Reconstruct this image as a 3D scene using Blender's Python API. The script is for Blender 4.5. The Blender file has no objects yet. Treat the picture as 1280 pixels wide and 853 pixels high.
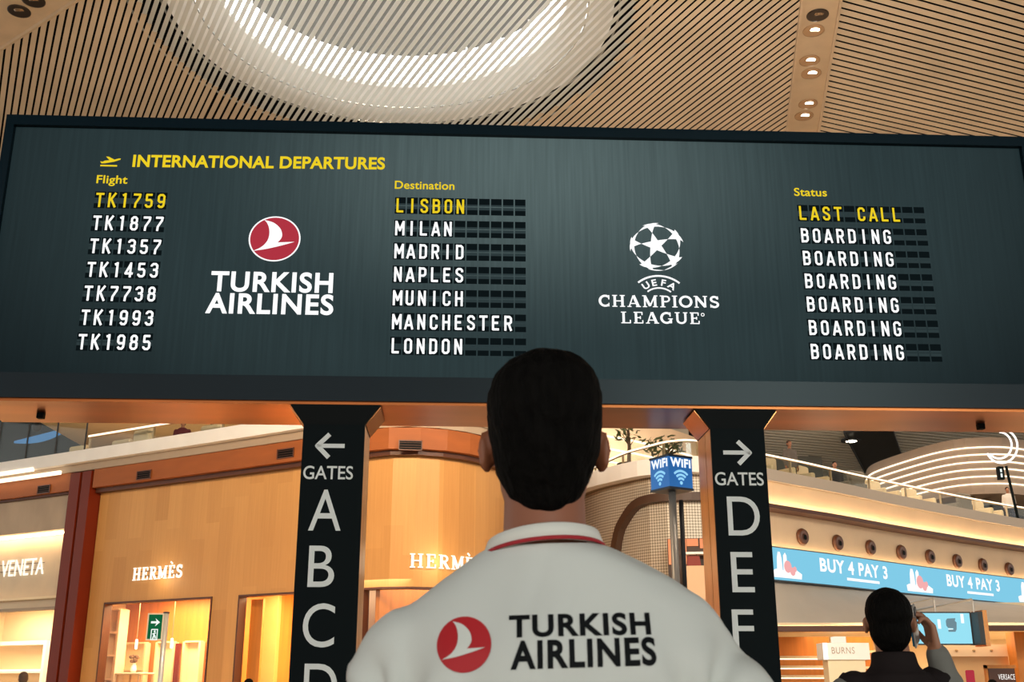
import bpy, bmesh, math, random
from mathutils import Vector, Matrix, noise
from mathutils.bvhtree import BVHTree
random.seed(4)
PI = math.pi
SC = bpy.context.scene
COL = SC.collection

# ------------------------------------------------------------------ camera, world, exposure
CAM_H = 1.40
PITCH = math.radians(17.46)
FPX = 1380.0                      # focal length in pixels of the 1280 wide frame
cam = bpy.data.objects.new('camera', bpy.data.cameras.new('camera'))
COL.objects.link(cam)
cam.location = (0, 0, CAM_H)
cam.rotation_euler = (PI/2 + PITCH, 0, 0)
cam.data.sensor_width = 36.0
cam.data.lens = 36.0*FPX/1280.0
cam.data.clip_end = 400
cam.data.dof.use_dof = True
cam.data.dof.focus_distance = 12.6
cam.data.dof.aperture_fstop = 15
SC.camera = cam
SC.view_settings.view_transform = 'Standard'
SC.view_settings.look = 'None'
SC.view_settings.gamma = 1
SC.view_settings.use_curve_mapping = False
SC.view_settings.exposure = 0.0
world = bpy.data.worlds.new('terminal_hall_light'); SC.world = world
world.use_nodes = True
bgn = world.node_tree.nodes['Background']
bgn.inputs[1].default_value = 1.42
# hall light all round, with a bright glazed bay high behind the viewer (reflected by the board's lower edge)
wn_, wl_ = world.node_tree.nodes, world.node_tree.links
tcw = wn_.new('ShaderNodeTexCoord'); dtw = wn_.new('ShaderNodeVectorMath'); dtw.operation = 'DISTANCE'
mpw = wn_.new('ShaderNodeMapping'); mpw.inputs['Scale'].default_value = (1.0, .6, 2.6)
wl_.new(tcw.outputs['Generated'], mpw.inputs[0]); wl_.new(mpw.outputs[0], dtw.inputs[0])
_b = (.30, -.92, .245); dtw.inputs[1].default_value = (_b[0], _b[1]*.6, _b[2]*2.6)
rpw = wn_.new('ShaderNodeValToRGB'); rpw.color_ramp.elements[0].position = .07; rpw.color_ramp.elements[0].color = (11, 14, 13.6, 1)
rpw.color_ramp.elements[1].position = .17; rpw.color_ramp.elements[1].color = (1.0, .955, .885, 1)
wl_.new(dtw.outputs['Value'], rpw.inputs[0]); wl_.new(rpw.outputs[0], bgn.inputs[0])

def area(name, loc, rot, sx, sy, power, col=(1, .72, .42), spread=PI):
    l = bpy.data.lights.new(name, 'AREA'); l.shape = 'RECTANGLE'; l.size = sx; l.size_y = sy
    l.energy = power; l.color = col; l.spread = spread
    o = bpy.data.objects.new(name, l); COL.objects.link(o); o.location = loc; o.rotation_euler = rot
    return o

def aim(o, t):
    o.rotation_euler = (Vector(t)-o.location).to_track_quat('-Z', 'Y').to_euler(); return o
# unseen fill lights added above the departure board for the slats, and behind it for the shop fronts
area('slat_fill_light', (.2, 12.6, 8.0), (PI+math.radians(-24), 0, math.radians(2.6)), 11.5, .5, 700, (1, .90, .80))
aim(area('shop_front_fill', (-3.6, 13.35, 7.8), (0, 0, 0), 4.5, .4, 900, (1, .72, .44)), (-6.5, 25, 3.0))
aim(area('shop_front_fill', (4.4, 13.6, 7.8), (0, 0, 0), 4.5, .4, 1250, (1, .80, .60)), (9.5, 29, 4.5))
area('lounge_fill', (-8, 33.5, 9.3), (0, 0, 0), 14, 4, 230, (1, .78, .54))  # unseen lights added to brighten the upper lounge and the galleries
area('gallery_fill', (17, 37, 10.2), (0, 0, math.radians(40)), 16, 4, 520, (1, .82, .62))
area('gallery_fill', (5.5, 37, 11.0), (math.radians(25), 0, 0), 6, 3, 900, (1, .86, .72))
# ------------------------------------------------------------------ pixel helpers (photo frame 1280x853)
SP, CP = math.sin(PITCH), math.cos(PITCH)
def ray(px, py):
    u = px-640; v = 426.5-py
    return Vector((u, FPX*CP-v*SP, FPX*SP+v*CP))
def at(px, py, D):
    r = ray(px, py); k = D/r.y
    return Vector((r.x*k, D, CAM_H+r.z*k))
def atz(px, py, z):
    r = ray(px, py); k = (z-CAM_H)/r.z
    return Vector((r.x*k, r.y*k, z))
YAW = math.radians(2.6); BD = 12.0
def brd(px, py):                     # photo point -> (x, z) on the departure board's plane
    e = (math.cos(YAW), math.sin(YAW)); n = (-e[1], e[0]); r = ray(px, py)
    k = (n[1]*BD)/(n[0]*r.x+n[1]*r.y)
    P = (r.x*k, r.y*k)
    return (P[0]*e[0]+(P[1]-BD)*e[1], CAM_H+r.z*k)

# ------------------------------------------------------------------ materials
def S(r, g, b):
    f = lambda c: (c/12.92 if c <= .04045 else ((c+.055)/1.055)**2.4)
    return (f(r/255), f(g/255), f(b/255))
MATS = {}
def mat(name, col, rough=.5, metal=0.0, emit=None, es=1.0, spec=.5):
    if name in MATS: return MATS[name]
    m = bpy.data.materials.new(name); m.use_nodes = True
    b = m.node_tree.nodes['Principled BSDF']
    b.inputs['Base Color'].default_value = (*col, 1)
    b.inputs['Roughness'].default_value = rough
    b.inputs['Metallic'].default_value = metal
    b.inputs['Specular IOR Level'].default_value = spec
    if emit:
        b.inputs['Emission Color'].default_value = (*emit, 1)
        b.inputs['Emission Strength'].default_value = es
    MATS[name] = m
    return m
def nodes(m):
    return m.node_tree.nodes, m.node_tree.links, m.node_tree.nodes['Principled BSDF']
def noisy(m, scale=(1, 1, 1), amount=.15, detail=4, nscale=3, bump=0.0, coord='Object'):
    """colour variation and bump from a stretched noise"""
    N, L, b = nodes(m)
    tc = N.new('ShaderNodeTexCoord'); mp = N.new('ShaderNodeMapping'); nz = N.new('ShaderNodeTexNoise')
    mp.inputs['Scale'].default_value = scale
    nz.inputs['Scale'].default_value = nscale; nz.inputs['Detail'].default_value = detail
    L.new(tc.outputs[coord], mp.inputs[0]); L.new(mp.outputs[0], nz.inputs['Vector'])
    c = b.inputs['Base Color'].default_value[:3]
    if amount:
        rp = N.new('ShaderNodeValToRGB')
        rp.color_ramp.elements[0].position = .3; rp.color_ramp.elements[1].position = .7
        rp.color_ramp.elements[0].color = (*[x*(1-amount) for x in c], 1)
        rp.color_ramp.elements[1].color = (*[min(1, x*(1+amount)) for x in c], 1)
        L.new(nz.outputs['Fac'], rp.inputs[0]); L.new(rp.outputs[0], b.inputs['Base Color'])
    if bump:
        bp = N.new('ShaderNodeBump'); bp.inputs['Strength'].default_value = bump; bp.inputs['Distance'].default_value = .02
        L.new(nz.outputs['Fac'], bp.inputs['Height']); L.new(bp.outputs[0], b.inputs['Normal'])
    return m
def emis(name, col, s):
    if name in MATS: return MATS[name]
    m = bpy.data.materials.new(name); m.use_nodes = True
    N, L = m.node_tree.nodes, m.node_tree.links
    N.clear(); e = N.new('ShaderNodeEmission'); o = N.new('ShaderNodeOutputMaterial')
    e.inputs[0].default_value = (*col, 1); e.inputs[1].default_value = s
    L.new(e.outputs[0], o.inputs[0]); MATS[name] = m
    return m
def glass(name, tint=(.9, .95, .95), refl=.10, rough=.02):
    if name in MATS: return MATS[name]
    m = bpy.data.materials.new(name); m.use_nodes = True
    N, L = m.node_tree.nodes, m.node_tree.links
    N.clear(); t = N.new('ShaderNodeBsdfTransparent'); g = N.new('ShaderNodeBsdfGlossy'); x = N.new('ShaderNodeMixShader')
    o = N.new('ShaderNodeOutputMaterial')
    t.inputs[0].default_value = (*tint, 1); g.inputs['Roughness'].default_value = rough; x.inputs[0].default_value = refl
    L.new(t.outputs[0], x.inputs[1]); L.new(g.outputs[0], x.inputs[2]); L.new(x.outputs[0], o.inputs[0])
    MATS[name] = m
    return m

M_slat = noisy(mat('slat_wood', S(216, 196, 170), .6), (1, 1, 1), .08, 2, .6)
M_plenum = mat('plenum_black', (.005, .0045, .004), .95, spec=.05)
M_strip = noisy(mat('ceiling_strip_tan', S(204, 180, 150), .45), (1, 1, 1), .06, 2, 2)
M_wood = mat('oak_panel', S(208, 152, 84), .5)
M_fascia = noisy(mat('fascia_copper', S(160, 86, 32), .6), (1, 1, 4), .08, 3, 1.5)
M_taupe = mat('taupe_trim', S(170, 150, 128), .6)
M_redpost = mat('oxblood_post', S(112, 36, 12), .4, spec=.2)
M_white = noisy(mat('white_slab', S(250, 246, 240), .6), (1, 1, 1), .03, 2, 2)
M_beige = noisy(mat('beige_plaster', S(226, 198, 164), .65), (1, 1, 1), .04, 3, 1.2)
M_greyplaster = noisy(mat('grey_plaster', S(188, 178, 166), .7), (1, 1, 1), .05, 3, 1)
M_stone = noisy(mat('taupe_stone', S(182, 158, 132), .6), (1, 1, .5), .12, 6, 1.6)
M_cream = mat('cream_paint', S(240, 220, 184), .6)
M_orangewood = noisy(mat('amber_wood', S(206, 128, 50), .55), (6, 6, .4), .12, 4, 1.5)
M_browndark = mat('dark_brown', S(84, 44, 24), .5)
M_black = mat('black_satin', (.004, .007, .008), .5, spec=.05)
M_blackmatte = mat('black_matte', (.004, .005, .005), .6, spec=.1)
M_bronze = noisy(mat('bronze_metal', S(176, 116, 70), .26, 1.0), (1, 1, 1), .12, 3, .8)
M_bronzeside = noisy(mat('brushed_bronze', S(190, 158, 122), .32, 1.0), (12, 12, .2), .1, 3, 2)
M_steel = mat('brushed_steel', S(186, 182, 176), .35, .35)
M_led = emis('warm_led_strip', (1, .82, .58), 2.2)
M_ledcove = emis('cove_led', (1, .70, .38), 26)
M_glass = glass('balustrade_glass', (.93, .96, .95), .03)
M_shopglass = glass('shop_window_glass', (.98, .97, .95), .02)
M_signlit = emis('sign_letter_glow', (1, .90, .72), 1.6)
M_vinyl = mat('grey_vinyl', S(232, 232, 228), .5)
M_dark = mat('dark_grey', (.03, .03, .032), .5)
M_linen = mat('cream_fabric', S(232, 208, 168), .8)
M_greyfab = mat('grey_fabric', S(120, 112, 100), .8)
M_leaf = noisy(mat('leaf_green', S(84, 92, 56), .6), (1, 1, 1), .3, 3, 20)
M_trunk = mat('bark_brown', S(92, 72, 54), .8)
M_chrome = mat('warm_metal', S(200, 170, 130), .3, .8)

def wood_planks(m):
    N, L, b = nodes(m)
    tc = N.new('ShaderNodeTexCoord'); sep = N.new('ShaderNodeSeparateXYZ'); L.new(tc.outputs['UV'], sep.inputs[0])
    def mth(op, a=None, v=None):
        n = N.new('ShaderNodeMath'); n.operation = op
        if a is not None: L.new(a, n.inputs[0])
        if v is not None: n.inputs[1].default_value = v
        return n
    fx = mth('FLOOR', mth('MULTIPLY', sep.outputs[0], 2.4).outputs[0])
    wn = N.new('ShaderNodeTexWhiteNoise'); wn.noise_dimensions = '1D'; L.new(fx.outputs[0], wn.inputs['W'])
    addz = N.new('ShaderNodeMath'); addz.operation = 'MULTIPLY_ADD'
    L.new(wn.outputs['Value'], addz.inputs[0]); addz.inputs[1].default_value = 5.0; L.new(sep.outputs[1], addz.inputs[2])
    fz = mth('FLOOR', mth('MULTIPLY', addz.outputs[0], .45).outputs[0])
    cmb = N.new('ShaderNodeCombineXYZ'); L.new(fx.outputs[0], cmb.inputs[0]); L.new(fz.outputs[0], cmb.inputs[1])
    w2 = N.new('ShaderNodeTexWhiteNoise'); w2.noise_dimensions = '2D'; L.new(cmb.outputs[0], w2.inputs['Vector'])
    mp = N.new('ShaderNodeMapping'); mp.inputs['Scale'].default_value = (9, .35, 1); L.new(tc.outputs['UV'], mp.inputs[0])
    nz = N.new('ShaderNodeTexNoise'); nz.inputs['Scale'].default_value = 2.5; nz.inputs['Detail'].default_value = 5; L.new(mp.outputs[0], nz.inputs['Vector'])
    mx = N.new('ShaderNodeMath'); mx.operation = 'MULTIPLY_ADD'; L.new(nz.outputs['Fac'], mx.inputs[0]); mx.inputs[1].default_value = .55
    ml = mth('MULTIPLY', w2.outputs['Value'], .45); L.new(ml.outputs[0], mx.inputs[2])
    rp = N.new('ShaderNodeValToRGB'); c = b.inputs['Base Color'].default_value[:3]
    rp.color_ramp.elements[0].position = .15; rp.color_ramp.elements[1].position = .85
    rp.color_ramp.elements[0].color = (c[0]*.86, c[1]*.80, c[2]*.72, 1)
    rp.color_ramp.elements[1].color = (min(1, c[0]*1.10), c[1]*1.12, c[2]*1.2, 1)
    L.new(mx.outputs[0], rp.inputs[0]); L.new(rp.outputs[0], b.inputs['Base Color'])
wood_planks(M_wood)

def mesh_screen(name):
    """woven metal mesh: fine diamond pattern in colour and bump, from UV in metres"""
    m = mat(name, S(196, 180, 158), .5, .25)
    N, L, b = nodes(m)
    tc = N.new('ShaderNodeTexCoord'); mp = N.new('ShaderNodeMapping')
    mp.inputs['Rotation'].default_value = (0, 0, PI/4); mp.inputs['Scale'].default_value = (20, 20, 1)
    L.new(tc.outputs['UV'], mp.inputs[0])
    ck = N.new('ShaderNodeTexChecker'); ck.inputs['Scale'].default_value = 1
    ck.inputs[1].default_value = (*S(218, 208, 192), 1); ck.inputs[2].default_value = (*S(150, 140, 124), 1)
    L.new(mp.outputs[0], ck.inputs['Vector']); L.new(ck.outputs['Color'], b.inputs['Base Color'])
    return m
M_mesh = mesh_screen('woven_metal_mesh')

# ------------------------------------------------------------------ mesh building
class MB:
    def __init__(self): self.bm = bmesh.new(); self.uv = None
    def face(self, pts, uvs=None):
        vs = [self.bm.verts.new(p) for p in pts]
        f = self.bm.faces.new(vs)
        if uvs:
            if self.uv is None: self.uv = self.bm.loops.layers.uv.new('UVMap')
            for l, q in zip(f.loops, uvs): l[self.uv].uv = q
        return f
    def hexa(self, b, t):            # bottom 4, top 4 corners, same order
        B = [self.bm.verts.new(p) for p in b]; T = [self.bm.verts.new(p) for p in t]
        n = len(B)
        self.bm.faces.new(B[::-1]); self.bm.faces.new(T)
        for i in range(n):
            j = (i+1) % n
            self.bm.faces.new((B[i], B[j], T[j], T[i]))
    def box(self, lo, hi, M=None):
        x0, y0, z0 = lo; x1, y1, z1 = hi
        b = [(x0, y0, z0), (x1, y0, z0), (x1, y1, z0), (x0, y1, z0)]
        t = [(x0, y0, z1), (x1, y0, z1), (x1, y1, z1), (x0, y1, z1)]
        if M is not None: b = [M @ Vector(p) for p in b]; t = [M @ Vector(p) for p in t]
        self.hexa(b, t)
    def rbox(self, lo, hi, r=.02, M=None, seg=3):      # box with rounded vertical edges and softened top
        x0, y0, z0 = lo; x1, y1, z1 = hi
        def ring(ins, z):
            p = []
            for cx, cy, a0 in ((x1-r, y1-r, 0), (x0+r, y1-r, 90), (x0+r, y0+r, 180), (x1-r, y0+r, 270)):
                for k in range(seg+1):
                    a = math.radians(a0+90*k/seg)
                    p.append(Vector((cx+(r-ins)*math.cos(a), cy+(r-ins)*math.sin(a), z)))
            return p
        rings = [ring(r*.5, z0), ring(0, z0+r*.5), ring(0, z1-r*.5), ring(r*.5, z1)]
        self.loft([[M @ q for q in R] if M is not None else R for R in rings])
    def loft(self, rings, cap=True, closed=True):
        V = [[self.bm.verts.new(p) for p in R] for R in rings]
        n = len(V[0])
        for a, b in zip(V, V[1:]):
            for i in range(n if closed else n-1):
                j = (i+1) % n
                self.bm.faces.new((a[i], a[j], b[j], b[i]))
        if cap:
            self.bm.faces.new(V[0][::-1]); self.bm.faces.new(V[-1])
    def tube(self, pts, r, n=8, cap=True):
        pts = [Vector(p) for p in pts]; rs = r if isinstance(r, (list, tuple)) else [r]*len(pts)
        rings = []; up = None
        for i, p in enumerate(pts):
            d = (pts[min(i+1, len(pts)-1)]-pts[max(i-1, 0)]).normalized()
            if up is None:
                up = Vector((0, 0, 1)) if abs(d.z) < .9 else Vector((1, 0, 0))
            a = d.cross(up).normalized(); b = a.cross(d).normalized(); up = b
            rings.append([p+(a*math.cos(2*PI*k/n)+b*math.sin(2*PI*k/n))*rs[i] for k in range(n)])
        self.loft(rings, cap)
    def lathe(self, prof, n=24, c=(0, 0, 0), M=None):
        c = Vector(c)
        rings = []
        for r, z in prof:
            R = [Vector((r*math.cos(2*PI*k/n), r*math.sin(2*PI*k/n), z)) for k in range(n)]
            rings.append([(M @ q if M is not None else q)+c for q in R])
        self.loft(rings)
    def sphere(self, c, r, M=None, nu=12, nv=8):
        rr = r if isinstance(r, (tuple, list, Vector)) else (r, r, r)
        rings = []
        for i in range(nv+1):
            th = PI*(i+.0001)/(nv+.0002)
            R = []
            for k in range(nu):
                a = 2*PI*k/nu
                q = Vector((rr[0]*math.sin(th)*math.cos(a), rr[1]*math.sin(th)*math.sin(a), -rr[2]*math.cos(th)))
                if M is not None: q = M @ q
                R.append(q+Vector(c))
            rings.append(R)
        self.loft(rings)
    def capsule(self, p0, r0, p1, r1, n=12):
        p0 = Vector(p0); p1 = Vector(p1); d = p1-p0; L = d.length
        if L < 1e-6: return self.sphere(p0, r0)
        d /= L; up = Vector((0, 0, 1)) if abs(d.z) < .9 else Vector((1, 0, 0))
        a = d.cross(up).normalized(); b = a.cross(d)
        rings = []
        for k in range(5):
            t = PI/2*(1-k/4.0)*.999; rings.append((p0-d*r0*math.sin(t), r0*math.cos(t)))
        for k in range(5):
            t = PI/2*(k/4.0)*.999; rings.append((p1+d*r1*math.sin(t), r1*math.cos(t)))
        self.loft([[c+(a*math.cos(2*PI*j/n)+b*math.sin(2*PI*j/n))*max(r, 1e-4) for j in range(n)] for c, r in rings])
    def ringloft(self, rings, n=28):     # rings: (z, cx, cy, rx, ry, exponent)
        out = []
        for z, cx, cy, rx, ry, ex in rings:
            R = []
            for k in range(n):
                a = 2*PI*k/n; c, s = math.cos(a), math.sin(a)
                R.append(Vector((cx+rx*math.copysign(abs(c)**(2/ex), c), cy+ry*math.copysign(abs(s)**(2/ex), s), z)))
            out.append(R)
        self.loft(out)
    def prism(self, poly, M, t):         # poly in local x,z ; thick t towards -y
        f = [M @ Vector((x, 0, z)) for x, z in poly]; b = [M @ Vector((x, -t, z)) for x, z in poly]
        self.hexa(f, b)
    def build(self, name, m, parent=None, smooth=False, recalc=True):
        if recalc: bmesh.ops.recalc_face_normals(self.bm, faces=self.bm.faces[:])
        me = bpy.data.meshes.new(name); self.bm.to_mesh(me); self.bm.free()
        return link(name, me, m, parent, smooth)
def link(name, me, m, parent=None, smooth=False):
    me.materials.clear()
    if m: me.materials.append(m)
    if smooth:
        for p in me.polygons: p.use_smooth = True
    o = bpy.data.objects.new(name, me); COL.objects.link(o)
    if parent: o.parent = parent
    return o
def tag(o, label=None, cat=None, group=None, kind=None):
    if label: o['label'] = label
    if cat: o['category'] = cat
    if group: o['group'] = group
    if kind: o['kind'] = kind
    return o
def struct(o, label=None):
    o['kind'] = 'structure'
    if label: o['label'] = label
    return o
def empty(name, loc, rz=0.0):
    o = bpy.data.objects.new(name, None); COL.objects.link(o); o.location = loc; o.rotation_euler = (0, 0, rz)
    o.empty_display_size = .1
    return o
def copy_tree(o, parent=None):
    c = o.copy(); COL.objects.link(c)
    if parent: c.parent = parent
    for ch in list(o.children): copy_tree(ch, c)
    return c

# ------------------------------------------------------------------ lettering
_T = {}
def text_geo(body, weight=0.0, spacing=1.0):
    """flat glyph outlines of the built-in face: (verts, faces, bbox, cap height)"""
    key = (body, weight, spacing)
    if key in _T: return _T[key]
    c = bpy.data.curves.new('lettering', 'FONT'); c.body = body; c.offset = weight; c.space_character = spacing
    c.resolution_u = 6
    o = bpy.data.objects.new('lettering', c); COL.objects.link(o)
    dg = bpy.context.evaluated_depsgraph_get(); ev = o.evaluated_get(dg); me = bpy.data.meshes.new_from_object(ev)
    vs = [(v.co.x, v.co.y) for v in me.vertices]; fs = [tuple(p.vertices) for p in me.polygons]
    bpy.data.objects.remove(o); bpy.data.curves.remove(c); bpy.data.meshes.remove(me)
    bb = (min(v[0] for v in vs), max(v[0] for v in vs), min(v[1] for v in vs), max(v[1] for v in vs))
    _T[key] = (vs, fs, bb)
    return _T[key]
def cap_h(weight): 
    b = text_geo('H', weight)[2]; return b[2], b[3]
def place2d(mb, vs, fs, M, t=0.0):
    """2D shape (x,z) through M, given thickness t towards local -y"""
    F = [mb.bm.verts.new(M @ Vector((x, -t, z))) for x, z in vs]
    for f in fs:
        try: mb.bm.faces.new([F[i] for i in f])
        except ValueError: pass
    if t > 0:
        B = [mb.bm.verts.new(M @ Vector((x, 0, z))) for x, z in vs]
        cnt = {}
        for f in fs:
            for i in range(len(f)):
                e = (f[i], f[(i+1) % len(f)]); cnt[e] = cnt.get(e, 0)+1
        for (a, b) in cnt:
            if (b, a) not in cnt:
                try: mb.bm.faces.new((F[a], F[b], B[b], B[a]))
                except ValueError: pass
def text(mb, body, x0, x1, z0, z1, M, weight=0.0, spacing=1.0, t=0.0, shear=0.0):
    vs, fs, bb = text_geo(body, weight, spacing); c0, c1 = cap_h(weight)
    kx = (x1-x0)/(bb[1]-bb[0]); kz = (z1-z0)/(c1-c0)
    P = [(x0+(x-bb[0])*kx, z0+(y-c0)*kz) for x, y in vs]
    if shear: P = [(x, z+(x-x0)*shear) for x, z in P]
    place2d(mb, P, fs, M, t)
def strokes(lines, closed=()):
    """polylines [(pts, width)] -> flat outline verts, faces"""
    vs, fs = [], []
    for pts, w in lines:
        h = w/2
        for a, b in zip(pts, pts[1:]):
            dx, dy = b[0]-a[0], b[1]-a[1]; L = math.hypot(dx, dy) or 1; nx, ny = -dy/L*h, dx/L*h
            i = len(vs); vs += [(a[0]+nx, a[1]+ny), (a[0]-nx, a[1]-ny), (b[0]-nx, b[1]-ny), (b[0]+nx, b[1]+ny)]; fs.append((i, i+1, i+2, i+3))
        for p in pts[1:-1]:
            i = len(vs); vs += [(p[0]+h*math.cos(2*PI*k/10), p[1]+h*math.sin(2*PI*k/10)) for k in range(10)]; fs.append(tuple(range(i, i+10)))
    return vs, fs
# condensed flap-board characters, cell 0..0.56 x 0..1
_l, _r, _b, _t, _m, _c = .09, .47, .085, .915, .5, .10
def rr(*p): return list(p)
_ring = [(_l+_c, _b), (_r-_c, _b), (_r, _b+_c), (_r, _t-_c), (_r-_c, _t), (_l+_c, _t), (_l, _t-_c), (_l, _b+_c), (_l+_c, _b), (_l+_c+.02, _b)]
FLAP = {
 'T': [[(.0, _t), (.56, _t)], [(.28, 0), (.28, _t)]],
 'K': [[(_l, 0), (_l, 1)], [(_r+.04, 1), (_l+.06, .47)], [(_l+.13, .56), (_r+.05, 0)]],
 '1': [[(.32, 0), (.32, 1)], [(.32, _t), (.14, .84)]],
 '7': [[(.04, _t), (_r+.03, _t), (_r-.0, .72), (.22, .3), (.2, 0)]],
 '5': [[(_r+.02, _t), (_l+.02, _t), (_l+.02, .54), (_r-_c, .56), (_r, .46), (_r, _b+_c), (_r-_c, _b), (_l+_c, _b), (_l, _b+_c), (_l, .25)]],
 '9': [[(_r, .45), (_l+_c, .42), (_l, .52), (_l, _t-_c), (_l+_c, _t), (_r-_c, _t), (_r, _t-_c), (_r, .4), (_r-.02, _b+_c), (_r-_c, _b), (_l+_c, _b), (_l, _b+.12)]],
 '8': [[(_l+_c, .53), (_l+.02, .62), (_l+.02, _t-_c), (_l+_c+.02, _t), (_r-_c-.02, _t), (_r-.02, _t-_c), (_r-.02, .62), (_r-_c, .53), (_l+_c, .53), (_l, .43), (_l, _b+_c), (_l+_c, _b), (_r-_c, _b), (_r, _b+_c), (_r, .43), (_r-_c, .53)]],
 '3': [[(_l, .75), (_l, _t-_c), (_l+_c, _t), (_r-_c, _t), (_r, _t-_c), (_r, .62), (_r-.1, .53), (.2, .53)], [(_r-.1, .53), (_r, .44), (_r, _b+_c), (_r-_c, _b), (_l+_c, _b), (_l, _b+_c), (_l, .25)]],
 '4': [[(.38, 0), (.38, 1)], [(.38, _t), (.06, .26), (.56, .26)]],
 'L': [[(_l, 1), (_l, _b), (_r+.04, _b)]],
 'I': [[(.28, 0), (.28, 1)]],
 'S': [[(_r, .70), (_r, _t-_c), (_r-_c, _t), (_l+_c, _t), (_l, _t-_c), (_l, .66), (_l+.08, .57), (_r-.08, .45), (_r, .36), (_r, _b+_c), (_r-_c, _b), (_l+_c, _b), (_l, _b+_c), (_l, .3)]],
 'B': [[(_l, _b), (_r-_c, _b), (_r, _b+_c), (_r, .44), (_r-.07, .53), (_l, .53)], [(_r-.08, .53), (_r-.01, .62), (_r-.01, _t-_c), (_r-_c, _t), (_l, _t)], [(_l, 0), (_l, 1)]],
 'O': [_ring],
 'N': [[(_l, 0), (_l, 1)], [(_r, 0), (_r, 1)], [(_l, .95), (_r, .05)]],
 'M': [[(.06, 0), (.06, 1)], [(.56, 0), (.56, 1)], [(.07, .93), (.31, .35), (.55, .93)]],
 'A': [[(.03, 0), (.27, .96)], [(.53, 0), (.29, .96)], [(.12, .28), (.44, .28)]],
 'D': [[(_l, _b), (_r-_c, _b), (_r, _b+_c), (_r, _t-_c), (_r-_c, _t), (_l, _t)], [(_l, 0), (_l, 1)]],
 'R': [[(_l, 0), (_l, 1)], [(_l, _t), (_r-_c, _t), (_r, _t-_c), (_r, .56), (_r-_c, .47), (_l, .47)], [(_r-.16, .46), (_r+.02, 0)]],
 'P': [[(_l, 0), (_l, 1)], [(_l, _t), (_r-_c, _t), (_r, _t-_c), (_r, .53), (_r-_c, .43), (_l, .43)]],
 'E': [[(_r+.03, _t), (_l, _t), (_l, _b), (_r+.03, _b)], [(_l, .51), (_r-.03, .51)]],
 'U': [[(_l, 1), (_l, _b+_c), (_l+_c, _b), (_r-_c, _b), (_r, _b+_c), (_r, 1)]],
 'C': [[(_r, .68), (_r, _t-_c), (_r-_c, _t), (_l+_c, _t), (_l, _t-_c), (_l, _b+_c), (_l+_c, _b), (_r-_c, _b), (_r, _b+_c), (_r, .34)]],
 'H': [[(_l, 0), (_l, 1)], [(_r, 0), (_r, 1)], [(_l, .51), (_r, .51)]],
 'G': [[(_r, .70), (_r, _t-_c), (_r-_c, _t), (_l+_c, _t), (_l, _t-_c), (_l, _b+_c), (_l+_c, _b), (_r-_c, _b), (_r, _b+_c), (_r, .48), (.3, .48)]],
}
def flap_text(mb, body, x0, pitch, z0, h, wchar, M):
    for i, ch in enumerate(body):
        if ch == ' ': continue
        vs, fs = strokes([(g, .150) for g in FLAP[ch]])
        k = wchar/.56; ox = x0+pitch*i+(pitch-wchar)/2
        place2d(mb, [(ox+x*k, z0+y*h) for x, y in vs], fs, M)
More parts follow.
